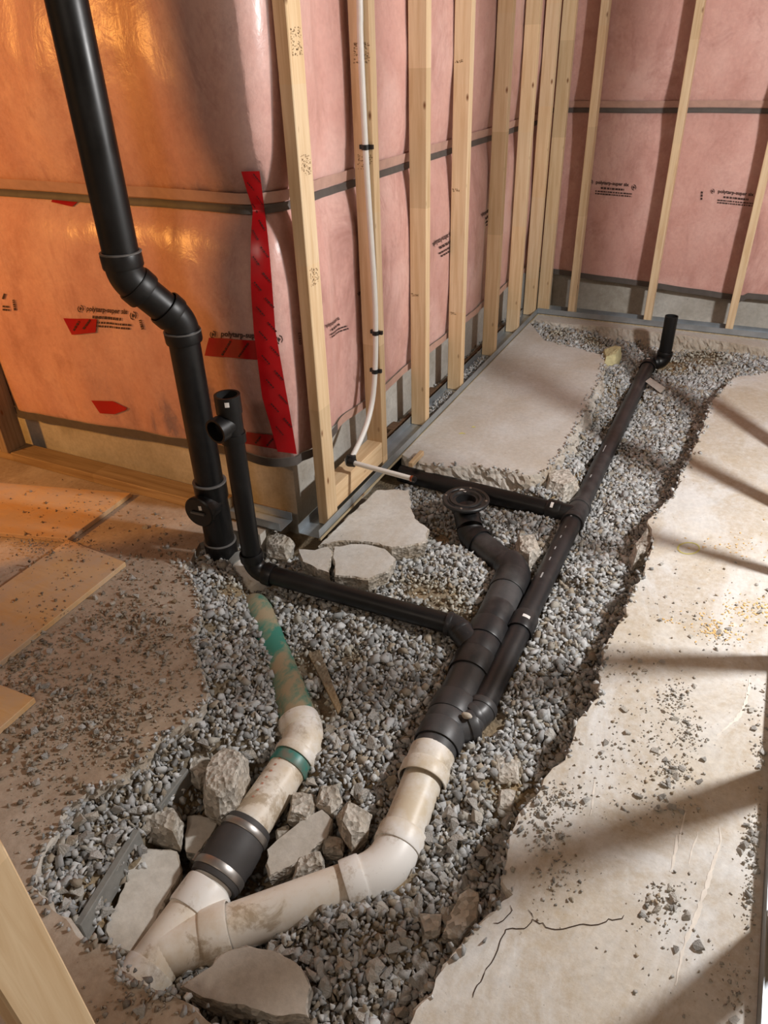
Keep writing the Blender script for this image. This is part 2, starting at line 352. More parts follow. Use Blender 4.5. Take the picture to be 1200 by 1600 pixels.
slab_i, poly_i = slab_mesh('slab', W(isl_edge), [(-1.088, 4.05, 0), (-1.088, 2.30, 0)], 'slab_pale', parent=floor, lean=.03, seed=3)
# ledge of footing under the tracks along the centre and back walls
st(MB().box((XP-.01, 1.80, -.3), (-1.065, 2.02, -.055)).build('footing', 'foundation', floor))
led, poly_led = slab_mesh('footing_ledge', [Vector((-1.10, 4.13, 0)), Vector((-.95, 4.10, 0)), Vector((-.7, 4.13, 0)), Vector((-.45, 4.14, 0)), Vector((-.2, 4.13, 0)), Vector((.05, 4.10, 0)), Vector((.5, 4.09, 0)), Vector((2.6, 4.06, 0))], [(2.6, YB, 0), (-1.10, YB, 0)], 'slab_pale', parent=floor, lean=.05, seed=4, ztop=-.004)

# terrain of the trench from control points (pixel on slab plane, height)
CT = [(330, 910, -.035), (345, 1000, -.06), (350, 1100, -.08), (300, 1150, -.06), (270, 1190, -.05), (200, 1240, -.05), (130, 1300, -.035), (110, 1370, -.04), (150, 1420, -.06), (205, 1330, -.07), (270, 1230, -.08),
      (540, 1300, -.18), (500, 1240, -.13), (520, 1180, -.10),
      (420, 920, -.09), (520, 1000, -.10), (520, 1100, -.115), (600, 1080, -.11), (620, 1150, -.12), (640, 1000, -.10), (560, 960, -.08), (450, 960, -.09), (480, 900, -.06),
      (660, 900, -.075), (700, 880, -.08), (620, 920, -.07), (690, 830, -.14), (720, 840, -.15), (660, 800, -.12), (680, 790, -.10), (760, 800, -.11), (800, 830, -.10), (830, 870, -.10), (780, 870, -.1), (760, 920, -.09),
      (560, 1260, -.13), (600, 1200, -.12), (700, 1300, -.10), (740, 1200, -.09), (820, 1100, -.09), (860, 1150, -.10), (790, 1250, -.10), (700, 1400, -.11), (650, 1360, -.10), (600, 1450, -.09), (520, 1450, -.09), (560, 1520, -.10), (480, 1480, -.12), (640, 1540, -.11), (720, 1470, -.12), (770, 1350, -.12), (340, 1520, -.16), (250, 1560, -.16), (500, 1580, -.12),
      (985, 640, -.115), (1000, 600, -.115), (965, 690, -.115), (940, 740, -.115), (915, 790, -.115), (1020, 590, -.105), (1000, 650, -.11), (975, 710, -.11), (950, 760, -.11), (925, 820, -.11), (890, 850, -.115), (870, 880, -.115), (905, 860, -.11), (880, 920, -.11), (850, 980, -.11), (1045, 590, -.10), (1025, 555, -.09), (990, 560, -.09),
      (855, 765, -.05), (880, 725, -.04), (905, 680, -.035), (930, 620, -.035), (950, 575, -.03), (322, 960, -.02), (312, 1005, -.02), (330, 1062, -.025), (335, 1105, -.035), (300, 1140, -.03), (258, 1165, -.025), (225, 1205, -.03), (180, 1235, -.03), (120, 1275, -.02), (95, 1310, -.02), (75, 1345, -.02), (70, 1380, -.025), (100, 1425, -.03), (150, 1350, -.05), (190, 1300, -.055), (250, 1215, -.05), (318, 900, -.02),
      (880, 1000, -.085), (900, 900, -.08), (960, 900, -.09), (850, 800, -.09), (1000, 700, -.08), (940, 640, -.09), (900, 700, -.09), (1040, 620, -.08), (1090, 570, -.07), (960, 545, -.07), (900, 530, -.04), (870, 515, -.03), (1000, 520, -.05), (1150, 550, -.05), (1200, 555, -.05), (980, 800, -.09), (840, 1000, -.09), (640, 745, -.09), (590, 800, -.09), (560, 870, -.07), (440, 870, -.08)]
HOLE = [(190, 1400, -.27), (165, 1445, -.26), (215, 1360, -.27), (240, 1320, -.26), (265, 1285, -.25), (290, 1240, -.22), (310, 1215, -.19), (345, 1250, -.20), (330, 1300, -.25), (300, 1350, -.27), (260, 1400, -.27), (230, 1450, -.27), (195, 1490, -.27), (410, 1330, -.24), (460, 1330, -.23), (420, 1380, -.24), (480, 1290, -.20), (370, 1240, -.19), (145, 1462, -.24)]
CT += [(120, 1445, -.065), (150, 1395, -.07), (178, 1350, -.075), (205, 1300, -.075), (240, 1255, -.07), (265, 1220, -.07)]
cx = np.array([[*PZ(a, b, c)[:2]] for a, b, c in CT]+[[*PZ(a, b, -.10)[:2]] for a, b, c in HOLE]); cz = np.array([c for *_, c in CT]+[c for *_, c in HOLE])
def terr(X, Y):
    X = np.atleast_1d(X); Y = np.atleast_1d(Y)
    d2 = (X[:, None]-cx[None, :, 0])**2+(Y[:, None]-cx[None, :, 1])**2
    wt = 1/(d2+.0004)**2.4; return (wt*cz).sum(1)/wt.sum(1)
gx = np.arange(-1.75, .45, .02); gy = np.arange(-.05, 4.40, .02)
GX, GY = np.meshgrid(gx, gy); GZ = np.concatenate([terr(a, b) for a, b in zip(GX, GY)]).reshape(GX.shape)
GZ = GZ-.008+.006*np.array([[nz(x*18, y*18, 5) for x in gx] for y in gy])
nxg = len(gx); mb = MB(); mb.v = [Vector(p) for p in zip(GX.ravel(), GY.ravel(), GZ.ravel())]
mb.f = [[j*nxg+i, j*nxg+i+1, (j+1)*nxg+i+1, (j+1)*nxg+i] for j in range(len(gy)-1) for i in range(nxg-1)]
mb.build('trench_bed', 'dirt', floor, 60, recalc=False)
MB().box((-4.2, -1.2, -.6), (2.6, YB+.1, -.45)).build('subsoil', 'dirt', floor)
# marks on the slabs: cracks, scrapes, marker rings, sawdust
def ribbon(name, pts, widths, mat, parent, z=.0012):
    mb = MB(); pts = [Vector(p) for p in pts]; n = len(pts)
    for i, p in enumerate(pts):
        d = (pts[min(i+1, n-1)]-pts[max(i-1, 0)]).normalized(); q = Vector((-d.y, d.x, 0)); w_ = widths[i] if hasattr(widths, '__len__') else widths*(1 if 0 < i < n-1 else .4)
        mb.v += [p+q*w_/2+Vector((0, 0, z)), p-q*w_/2+Vector((0, 0, z))]
    for i in range(n-1): mb.f.append([2*i, 2*i+1, 2*i+3, 2*i+2])
    return mb.build(name, mat, parent, recalc=False)
def pixline(L, amp=.004, step=.012, z=0):
    return rough_line([PZ(x, y, z) for x, y in L], amp, step, 11)
for L in ([(770, 1440), (785, 1438), (797, 1415)], [(758, 1518), (775, 1490), (790, 1452), (812, 1450), (832, 1435), (850, 1440), (862, 1450), (890, 1449), (935, 1445), (950, 1434), (975, 1430)], [(832, 1435), (825, 1422)], [(740, 1560), (752, 1535), (758, 1518)]):
    ribbon('crack', pixline(L, .0055, .006), .0017, 'crack', slab_r)
rs = random.Random(3)
def scrape(L, w_):
    pts = pixline(L, .0022, .007); ribbon('scrape', pts, [w_*(.25+.75*math.sin(math.pi*(i+.5)/len(pts)))*rs.uniform(.35, 1.2) for i in range(len(pts))], 'scrape', slab_r, .0008)
scrape([(1125, 1290), (1122, 1330), (1105, 1385), (1085, 1440), (1066, 1490), (1055, 1540)], .009)
scrape([(1058, 1305), (1052, 1340), (1047, 1362)], .006); scrape([(1172, 1060), (1165, 1100), (1150, 1125), (1120, 1150)], .009)
scrape([(1072, 1270), (1060, 1320)], .004); scrape([(1090, 1300), (1076, 1350)], .004); scrape([(930, 1215), (922, 1275)], .005)
def ring(cx_, cy_, rx, ry, parent, name='marker_ring'):
    ribbon(name, [PZ(cx_+rx*math.cos(a*.42), cy_+ry*math.sin(a*.42)) for a in range(16)], .005, 'marker', parent)
ring(1076, 857, 17, 9, slab_r)
for x, y, r in [(722, 678, 5), (740, 668, 3)]:
    ribbon('marker_spot', [PZ(x-r, y), PZ(x, y-1), PZ(x+r, y)], .012, 'marker', slab_i)
mb = MB()
for x, y, n_, sp in [(1150, 850, 60, 40), (1170, 950, 130, 30), (1110, 975, 60, 25), (1130, 990, 60, 20), (1040, 970, 12, 8)]:
    for k in range(n_):
        p = PZ(x+random.gauss(0, sp), y+random.gauss(0, sp*.35)); s_ = random.uniform(.002, .006); a = random.uniform(0, 6.3)
        if p.x > 2.3: continue
        d = Vector((math.cos(a), math.sin(a), 0)); q = Vector((-d.y, d.x, 0))*.45; z_ = Vector((0, 0, random.uniform(.0012, .0025)))
        mb.add([p+d*s_+z_, p+q*s_+z_, p-d*s_+z_, p-q*s_+z_], [[0, 1, 2, 3]])
tagit(mb.build('sawdust', 'sawdust', None, recalc=False), 'yellow sawdust and wood flakes scattered on the bright right slab', 'sawdust', None, 'stuff')

# ------------------------------------------------------------------ insulation blankets with film, straps, print and tape
ZB, ZS, ZT = .262, .995, 2.5
def pill(z, zb=ZB, zs=ZS):
    if z < zs: t_ = max(0, min(1, (z-zb)/(zs-zb)))
    else: t_ = min(1, (z-zs)/1.2)
    if z < zs and t_ < .5: return .85*(1-.4*(1-2*t_)**2)
    return (1-(2*t_-1)**4)*(1.0 if z >= zs else .85)
XL0 = -3.6; L1 = (-1.275)-XL0; RA = .07; LA = RA*math.pi/2; CY0 = 1.74
LTOT = L1+LA+(4.37-(CY0+RA))
def base(s):
    if s < L1: return Vector((XL0+s, CY0, 0)), Vector((0, -1, 0))
    if s < L1+LA:
        a = (s-L1)/RA; n_ = Vector((math.sin(a), -math.cos(a), 0)); return Vector((-1.275, CY0+RA, 0))+n_*RA, n_
    return Vector((-1.275+RA, CY0+RA+(s-L1-LA), 0)), Vector((1, 0, 0))
def surf_lp(s, z, e=0.0):
    p, n_ = base(s); d = s-L1-LA/2
    zb = ZB-.06*min(1, max(0, -d)/1.2)
    pz = pill(z, zb)
    if d < 0: amp = (.062+.012*nz(s*2.1, z*1.3, 1))*(1-.9*math.exp(-((p.x+2.51)/.05)**4)-.9*math.exp(-((p.x+3.01)/.05)**4))
    else: amp = .030+.012*nz(s*3.3, z*.9, 4)-.018*math.exp(-((d-.28)/.06)**2)
    cor = .045*math.exp(-(d/.16)**2)
    off = .006+amp*pz+cor*(.25+.75*pz)+.006*nz(s*6, z*2.5, 7)+.003*nz(s*17, z*6, 2)+.006*max(0, nz(s*5+z*6, z*3-s*4, 12))
    q = p+n_*(off+e); return Vector((q.x, q.y, z))
def surf_b(s, z, e=0.0):
    off = .006+(.045+.012*nz(s*2.5, z*1.2, 21))*pill(z, .235, 1.046)+.006*nz(s*6, z*2.5, 27)+.005*max(0, nz(s*5+z*6, z*3, 32))
    return Vector((-1.2+s, 4.385-off-e, z))
def grid(fn, s0, s1, z0, z1, ds, e, name, mat, parent, zlow=None, extra=None):
    ns = max(2, int((s1-s0)/ds)); nv = max(2, int((z1-z0)/ds)); mb = MB()
    for j in range(nv+1):
        for i in range(ns+1):
            s_ = s0+(s1-s0)*i/ns; zz = (zlow(s_) if zlow else z0); z_ = zz+(z1-zz)*j/nv
            mb.v.append(fn(s_, z_, e+(extra(s_, z_) if extra else 0)))
    mb.f = [[j*(ns+1)+i, j*(ns+1)+i+1, (j+1)*(ns+1)+i+1, (j+1)*(ns+1)+i] for j in range(nv) for i in range(ns)]
    return mb.build(name, mat, parent, 60, recalc=False)
zl_lp = lambda s: ZB-.06*min(1, max(0, L1+LA/2-s)/1.2)+.008*nz(s*5, 1, 1)
zl_b = lambda s: .235-.05*s/1.0+.006*nz(s*5, 2, 1) if s < 1.2 else .19
film_x = lambda s, z: .003+.003*abs(nz(s*4+z*1.5, z*3-s*2, 40))+.002*max(0, nz(s*9+z*5, z*7-s*6, 41))
onf = lambda fn, s, z, e: fn(s, z, film_x(s, z)+e)                 # a point on the film, e in front of it
SPLIT = L1+LA+.16
ins = {}
for key, fn, s0, s1, zl, lab, loc in (
    ('left', surf_lp, 0.0, SPLIT, zl_lp, 'pink insulation under clear plastic film behind the tall black pipe, with red tape', (-1.6, 1.72, .25)),
    ('centre', surf_lp, SPLIT, LTOT, zl_lp, 'pink insulation under clear film behind the row of studs beside the concrete island', (-1.2, 3.0, .26)),
    ('back', surf_b, 0.0, 3.2, zl_b, 'pink insulation under clear film along the far end wall', (-.4, 4.37, .23))):
    r = empty('insulation_blanket', loc, lab, 'insulation'); ins[key] = r
    zs = ZS if key != 'back' else 1.046
    grid(fn, s0, s1, zs, ZT, .02, 0, 'batt', 'pink_batt', r)
    grid(fn, s0, s1, .25, zs, .02, 0, 'batt', 'pink_batt', r, zlow=zl)
    grid(fn, s0, s1, .25, ZT, .02, 0, 'plastic_film', 'poly_film', r, zlow=lambda s_, zl=zl: zl(s_)-.02, extra=film_x)
    zc = lambda s_: zs+.004*nz(s_*3, 5, 5)
    grid(lambda s_, z_, e: fn(s_, zc(s_)+z_, e), s0, s1, -.012, .010, .012, .0105, 'strap', 'strap_dark', r)
    grid(lambda s_, z_, e: fn(s_, zc(s_)+z_, e), s0, s1, .012, .042, .014, .0098, 'seam_tape', 'seam_tape', r)
    grid(lambda s_, z_, e: fn(s_, zl(s_)+z_, e), s0, s1, -.026, .004, .012, .0105, 'bottom_strap', 'strap_dark' if key != 'centre' else 'seam_tape', r)
def smooth_of(fn, q):
    if fn is surf_b: return Vector((-1.2+q[0], 4.34, q[1]))
    p, n_ = base(q[0]); d = q[0]-L1-LA/2; p = p+n_*((.072 if d < -.1 else .072-.028*min(1, (d+.1)/.3))+.04*math.exp(-(d/.16)**2)); return Vector((p.x, p.y, q[1]))
def inv_of(fn, guess):
    """pixel -> (s, z) on the bulging surface, by Newton on the projection"""
    def inv(x, y):
        u = np.array(guess(x, y), float)
        f = lambda q: np.array(proj(smooth_of(fn, q))[:2])-(x, y)
        for _ in range(7):
            r = f(u)
            if abs(r).max() < .05: break
            J = np.stack([(f(u+(.002, 0))-r)/.002, (f(u+(0, .002))-r)/.002], 1); dq = np.linalg.solve(J, r); u = u-np.clip(dq, -.06, .06)
        return float(u[0]), float(u[1])
    return inv
def g_left(x, y): p = PY(x, y, 1.675); return p.x-XL0, p.z
def g_centre(x, y): p = PX(x, y, -1.165); return L1+LA+(p.y-CY0-RA), p.z
def g_back(x, y): p = PY(x, y, 4.34); return p.x+1.2, p.z
inv_left, inv_centre, inv_back = inv_of(surf_lp, g_left), inv_of(surf_lp, g_centre), inv_of(surf_b, g_back)
def patch(fn, inv, quadpx, name, mat, parent, e=.002, nu=10, nv=4):
    """a conforming strip: quadpx = list of (left pixel, right pixel) rows"""
    mb = MB(); rows = []
    for k in range(len(quadpx)-1):
        (a, b), (c, d) = quadpx[k], quadpx[k+1]
        for i in range(nu if k < len(quadpx)-2 else nu+1):
            t_ = i/nu; L = Vector(a).lerp(Vector(c), t_); R_ = Vector(b).lerp(Vector(d), t_); rows.append([inv(*L.lerp(R_, j/nv)) for j in range(nv+1)])
    for r_ in rows:
        for s_, z_ in r_: mb.v.append(onf(fn, s_, z_, e+.0006*nz(s_*30, z_*30, 3)))
    for i in range(len(rows)-1):
        for j in range(nv): q = i*(nv+1)+j; mb.f.append([q, q+1, q+nv+2, q+nv+1])
    return mb.build(name, mat, parent, 60, recalc=False)
vt = patch(surf_lp, inv_left, [((373, 270), (406, 269)), ((385, 340), (417, 336)), ((391, 420), (423, 416)), ((398, 520), (430, 514)), ((410, 620), (447, 612)), ((432, 710), (466, 714))], 'red_tape', 'red_tape', ins['left'], .0095)
h1 = patch(surf_lp, inv_left, [((324, 529), (317, 557)), ((408, 533), (404, 563))], 'red_tape', 'red_tape', ins['left'], .002)
h2 = patch(surf_lp, inv_left, [((378, 680), (374, 699)), ((440, 686), (436, 709))], 'red_tape', 'red_tape', ins['left'], .002)
h3 = patch(surf_lp, inv_left, [((99, 497), (112, 523)), ((150, 499), (148, 520))], 'red_tape', 'red_tape', ins['left'], .002)
h4 = patch(surf_lp, inv_left, [((138, 628), (150, 649)), ((170, 630), (172, 651)), ((192, 641), (189, 645))], 'red_tape', 'red_tape', ins['left'], .002, 5)
h5 = patch(surf_lp, inv_left, [((60, 311), (60, 320)), ((106, 314), (95, 327))], 'red_tape', 'red_tape', ins['left'], .002)
def bars(inv, fn, parent, spec, mat, e, name):
    """rows of small ink blocks: spec = list of (pixel start, pixel end, height px, broken?)"""
    mb = MB(); rr = random.Random(5)
    for (x0, y0), (x1, y1), h, broken in spec:
        L = math.hypot(x1-x0, y1-y0); t_ = 0
        while t_ < L:
            wl = rr.uniform(1.4, 4.5) if broken else L; a = Vector((x0, y0)).lerp(Vector((x1, y1)), t_/L); b_ = Vector((x0, y0)).lerp(Vector((x1, y1)), min(1, (t_+wl)/L))
            d = (b_-a).normalized() if (b_-a).length > 0 else Vector((1, 0)); q = Vector((-d.y, d.x))*h/2
            vs_ = [onf(fn, *inv(*p), e) for p in (a-q, b_-q, b_+q, a+q)]; mb.add(vs_, [[0, 1, 2, 3]]); t_ += wl+rr.uniform(.6, 1.4)
    o = mb.build(name, mat, parent, recalc=False); o['kind'] = 'stuff'; return o
tm = []
for k in range(11):
    y = 288+k*38; xl = 378+(y-270)*.105+ (max(0, y-560)*.08); tm += [((xl+2, y), (xl+14, y+14), 2.2, True), ((xl+15, y-14), (xl+28, y+1), 2.2, True)]
bars(inv_left, surf_lp, vt, tm, 'tape_ink', .0112, 'tape_lettering')
bars(inv_left, surf_lp, h1, [((345, 556), (358, 534), 3, True), ((372, 558), (388, 536), 3, True)], 'tape_ink', .0036, 'tape_lettering')
bars(inv_left, surf_lp, h3, [((116, 516), (124, 502), 3, True), ((130, 514), (140, 500), 3, True)], 'tape_ink', .0036, 'tape_lettering')
bars(inv_left, surf_lp, h2, [((392, 698), (402, 686), 3, True), ((412, 702), (424, 690), 3, True)], 'tape_ink', .0036, 'tape_lettering')
def text_flat(txt, bold=0.0):
    cu = bpy.data.curves.new('lettering', 'FONT'); cu.body = txt; cu.size = 1; cu.resolution_u = 2; cu.offset = bold
    o = bpy.data.objects.new('lettering_tmp', cu); COL.objects.link(o)
    dg = bpy.context.evaluated_depsgraph_get(); me = bpy.data.meshes.new_from_object(o.evaluated_get(dg))
    vs_ = [tuple(v.co) for v in me.vertices]; fs = [list(p.vertices) for p in me.polygons]
    bpy.data.objects.remove(o); bpy.data.meshes.remove(me); return vs_, fs
T_MAIN = text_flat('polytarp-super six', .03)
def lettering(T, fn, inv, p0, p1, hpx, parent, e=.0012, mat='print_ink', name='lettering', clip=None):
    """lay text along pixel baseline p0 -> p1, cap height hpx"""
    vs_, fs = T; xs = [v[0] for v in vs_]; W_ = max(xs)-min(xs); x0 = min(xs)
    a, b_ = Vector(p0), Vector(p1); d = (b_-a); u = d.normalized(); up = Vector((u.y, -u.x)); mb = MB()
    for v in vs_:
        q = a+d*((v[0]-x0)/W_)+up*(v[1]*hpx/.72); mb.v.append(onf(fn, *inv(*q), e))
    mb.f = fs; return mb.build(name, mat, parent, recalc=False)
def logo(fn, inv, x, y, r, parent, e=.0012):
    mb = MB(); n = 8
    for k in range(n):
        a = k/n*6.283; b_ = (k+1)/n*6.283
        if k in (1, 5): continue
        P4 = [(x+math.cos(t_)*rr*.8, y+math.sin(t_)*rr) for t_, rr in ((a, r), (b_, r), (b_, r*.72), (a, r*.72))]; mb.add([onf(fn, *inv(*p), e) for p in P4], [[0, 1, 2, 3]])
    mb.add([onf(fn, *inv(*p), e) for p in ((x-r*.2, y-r*.5), (x+r*.35, y-r*.1), (x, y+r*.5), (x-r*.35, y+r*.1))], [[0, 1, 2, 3]])
    return mb.build('printed_emblem', 'print_ink', parent, recalc=False)
def stamp(key, fn, inv, p0, p1, h, tilt=0, logos=True):
    par = ins[key]; a, b_ = Vector(p0), Vector(p1); d = b_-a; up = Vector((d.y, -d.x)).normalized(); L = d.length
    lettering(T_MAIN, fn, inv, p0, p1, h, par)
    dn = -up*h
    bars(inv, fn, par, [(tuple(a+d*.16+dn*1.1), tuple(a+d*.86+dn*1.1), h*.55, True), (tuple(a+d*.0+dn*2.1), tuple(a+d*1.12+dn*2.1), h*.38, True), (tuple(a+d*.0+dn*2.8), tuple(a+d*1.1+dn*2.8), h*.38, True)], 'print_ink', .0012, 'printed_lines')
    if logos:
        logo(fn, inv, *(a-d*.15-dn*.3), h*.75, par); logo(fn, inv, *(b_+d*.15+dn*.2), h*.9, par)
stamp('left', surf_lp, inv_left, (134, 486), (196, 492), 8)
stamp('left', surf_lp, inv_left, (342, 527), (424, 529), 8.5)
bars(inv_left, surf_lp, ins['left'], [((0, 464), (3, 465), 9, False), ((0, 480), (10, 481), 3, True), ((0, 485), (11, 486), 3, True), ((16, 470), (19, 487), 3.5, True), ((216, 501), (220, 516), 4, True)], 'print_ink', .0012, 'printed_lines')
lettering(text_flat('09313', .012), surf_lp, inv_left, (480, 542), (478, 523), 5, ins['left'])
for p0, p1, h in [((515, 512), (541, 500), 6), ((563, 462), (578, 452), 6), ((680, 384), (708, 366), 7), ((755, 338), (772, 328), 6), ((834, 306), (846, 298), 5)]:
    stamp('centre', surf_lp, inv_centre, p0, p1, h, 0, False)
stamp('back', surf_b, inv_back, (931, 287), (983, 291), 5.5)
stamp('back', surf_b, inv_back, (1122, 301), (1178, 306), 5.5)
bars(inv_back, surf_b, ins['back'], [((1097, 299), (1096, 312), 3, True)], 'print_ink', .0012, 'printed_lines')

# ------------------------------------------------------------------ studs, tracks, plates
def stud(lo, hi, label, cat='stud', mat='stud_wood', group=None, name='stud'):
    c = Vector(((lo[0]+hi[0])/2, (lo[1]+hi[1])/2, lo[2])); mb = MB().box(Vector(lo)-c, Vector(hi)-c); o = mb.build(name, mat, None, None, .0022); o.location = c
    return tagit(o, label, cat, group)
XF = -1.094; Wd = .066; TK = .38
G1 = 'studs along the centre insulated wall'
s_y = [1.735, 2.155, 2.558, 2.965, 3.44, 3.83]
ZT0 = .004
part = []
part.append(stud((XF-.038, 1.735, ZT0), (XF, 1.735+Wd, 2.5), 'corner stud nearest the camera, beside the red tape and broken concrete', group=G1))
labs = ['stud with the white plastic water tube clipped to it', 'third stud from the camera, first one beyond the water tube', 'fourth stud in the row beside the concrete island', 'fifth stud in the row, with an orange finger-jointed block near its top', 'sixth stud in the row, just before the wide corner post']
for y, lab in zip(s_y[1:], labs):
    part.append(stud((XF-Wd, y, ZT0), (XF, y+.038, 2.5), lab, group=G1))
stud((XF-Wd, 4.16, ZT0), (XF, 4.198, 2.5), 'left half of the wide corner post where the two stud rows meet')
stud((XF-.012, 4.262, ZT0), (XF+.055, 4.30, 2.5), 'right half of the wide corner post where the two stud rows meet')
G2 = 'studs along the far end wall'
bx = [PZ(895, 490).x, PZ(1012, 503).x, PZ(1138, 518).x]
YB0 = 4.225
for x, lab in zip(bx, ['far wall stud next to the corner post', 'far wall stud standing left of the short black riser pipe', 'far wall stud right of the short black riser pipe, at the photo edge']):
    stud((x-.019, YB0, ZT0), (x+.019, YB0+Wd, 2.5), lab, group=G2)
for k in (1, 2, 3):
    x = bx[2]+.406*k; stud((x-.019, YB0, ZT0), (x+.019, YB0+Wd, 2.5), 'far wall stud beyond the right edge of the picture', group='far wall studs out of view')
# horizontal block between the first two studs
b0 = MB().box((-.031, 0, 0), (.031, 2.155-1.801, .082)).build('blocking', 'stud_wood_y', None, None, .002); b0.location = (XF-.034, 1.801, .036)
tagit(b0, 'short horizontal wood block nailed between the first two studs', 'wood block')
def track(name, a, b, wv, label, flange=.032, th=.0022, sill=True):
    """galvanised U channel from a to b; wv = vector across to the far flange"""
    a, b, wv = Vector(a), Vector(b), Vector(wv); r = empty(name, (a+b)/2, label, 'metal track'); up = Vector((0, 0, 1)); n_ = wv.normalized()
    def slabx(p0, p1, u, v):
        return MB().add([p0, p1, p1+u, p0+u, p0+v, p1+v, p1+u+v, p0+u+v], [[0, 1, 2, 3], [4, 5, 6, 7], [0, 1, 5, 4], [1, 2, 6, 5], [2, 3, 7, 6], [3, 0, 4, 7]])
    slabx(a, b, wv, up*th).build('web', 'galv', r); slabx(a, b, n_*th, up*flange).build('flange', 'galv', r); slabx(a+wv-n_*th, b+wv-n_*th, n_*th, up*flange).build('flange', 'galv', r)
    if sill: slabx(a-n_*.004, b-n_*.004, n_*.008, -up*.008).build('sill_strip', 'sill_wood', r)
    return r
track('floor_track', (XF+.008, 1.66, .001), (XF+.008, 4.22, .001), (-(Wd+.014), 0, 0), 'galvanised floor track under the row of studs beside the concrete island')
track('floor_track', (XF+.008, 4.215, .001), (2.5, 4.215, .001), (0, Wd+.014, 0), 'galvanised floor track under the studs of the far end wall')
track('floor_track', (-1.46, 1.640, .002), (-1.225, 1.640, .002), (0, .075, 0), 'short galvanised track end lying at the foot of the insulated corner', sill=False)
bp = MB().box((0, 0, 0), (1.95, .089, .038)).build('bottom_plate', 'stud_wood_x', None, None, .003); bp.location = (-3.42, 1.640, .0)
tagit(bp, 'dusty wooden bottom plate along the orange lit insulated wall', 'wood plate')
stud((-2.53, 1.632, .038), (-2.49, 1.722, 2.5), 'dark weathered stud at the left edge in front of orange insulation', mat='old_wood')
stud((-3.03, 1.632, .038), (-2.99, 1.722, 2.5), 'stud left of the picture edge on the dusty plate', mat='old_wood')
# scraps between track and centre wall
for y0, y1, lab in [(2.02, 2.75, 'brown board lying behind the track near the water tube'), (2.80, 3.9, 'brown board lying behind the track towards the far corner')]:
    o = MB().box((0, 0, 0), (.016, y1-y0, .02)).build('scrap_board', 'brown_wood', None, None, .002); o.location = (XP+.030, y0, -.004); tagit(o, lab, 'board')
for k, (x, y) in enumerate([(-1.215, 2.45), (-1.215, 2.85), (-1.215, 3.25)]):
    o = MB().box((0, 0, 0), (.036, .075, .02)).build('scrap_block', 'brown_wood', None, None, .002); o.location = (XP+.006, y, -.002)
    tagit(o, ['brown wood block behind the third stud', 'brown wood block behind the fourth stud', 'brown wood block behind the fifth stud'][k], 'wood block')
st(MB().box((XP-.005, 2.0, -.3), (XF-.06, 4.3, -.006)).build('footing_strip', 'foundation', floor))
# near studs: one at the lower left edge, and the stud wall on the right that throws the striped shadows
stud((-.558, .1425, 0), (-.52, .2065, 2.5), 'pale wood post close to the camera at the lower left corner', 'post')
GR = 'studs of the right wall outside the picture'
for y in (.52, .925, 1.29, 1.66, 2.045, 2.42, 2.83):
    stud((.278, y-.019, .004), (.342, y+.019, 2.5), 'stud of the right wall just outside the picture, throwing a striped shadow', group=GR)
track('floor_track', (.266, .30, .001), (.266, 2.9, .001), (.080, 0, 0), 'galvanised floor track on the slab at the lower right edge', flange=.036, sill=False)
o = MB().box((-.03, 0, 0), (.03, .11, .036)).build('scrap_block', 'stud_wood_y', None, None, .002); o.location = (.306, .98, .004); tagit(o, 'orange wood scrap lying in the track at the lower right edge', 'wood block')
pl = MB().box((0, 0, 0), (1.2, .012, 2.4)).build('plywood_sheet', 'plywood'); pl.location = (-2.38, .70, 0); pl.rotation_euler = (0, 0, -1.25); tagit(pl, 'added plywood blocker standing upright out of view at the left', 'plywood')  # unseen sheet added to block the warm lamp and set its shadow edge
# grade stamps on the studs
def stud_stamp(parent, face, cx_, cz_, w_, h_, n_):
    mb = MB(); rr = random.Random(int(cz_*1000))
    for k in range(n_):
        u = cx_+rr.uniform(-w_, w_)/2; z_ = cz_+rr.uniform(-h_, h_)/2; a, b_ = rr.uniform(.0006, .0024), rr.uniform(.0006, .0018)
        if face[0] == 'X': vs_ = [(face[1], u-a, z_-b_), (face[1], u+a, z_-b_), (face[1], u+a, z_+b_), (face[1], u-a, z_+b_)]
        else: vs_ = [(u-a, face[1], z_-b_), (u+a, face[1], z_-b_), (u+a, face[1], z_+b_), (u-a, face[1], z_+b_)]
        mb.add(vs_, [[0, 1, 2, 3]])
    mb.build('grade_stamp', 'stamp_ink', parent, recalc=False)['kind'] = 'stuff'
for zz, hh in ((1.37, .06), (1.10, .05), (.82, .05)): stud_stamp(part[0], ('X', XF+.0006), 1.768, zz, .045, hh, 70)
stud_stamp(part[1], ('Y', 2.155-.0006), XF-.028, 1.34, .05, .05, 120); stud_stamp(part[1], ('Y', 2.155-.0006), XF-.03, 1.06, .05, .04, 60)
for pi, zz in ((3, 1.3), (3, .86), (3, .36), (2, .55)): stud_stamp(part[pi], ('Y', s_y[pi]-.0006), XF-.045, zz, .03, .01, 22)

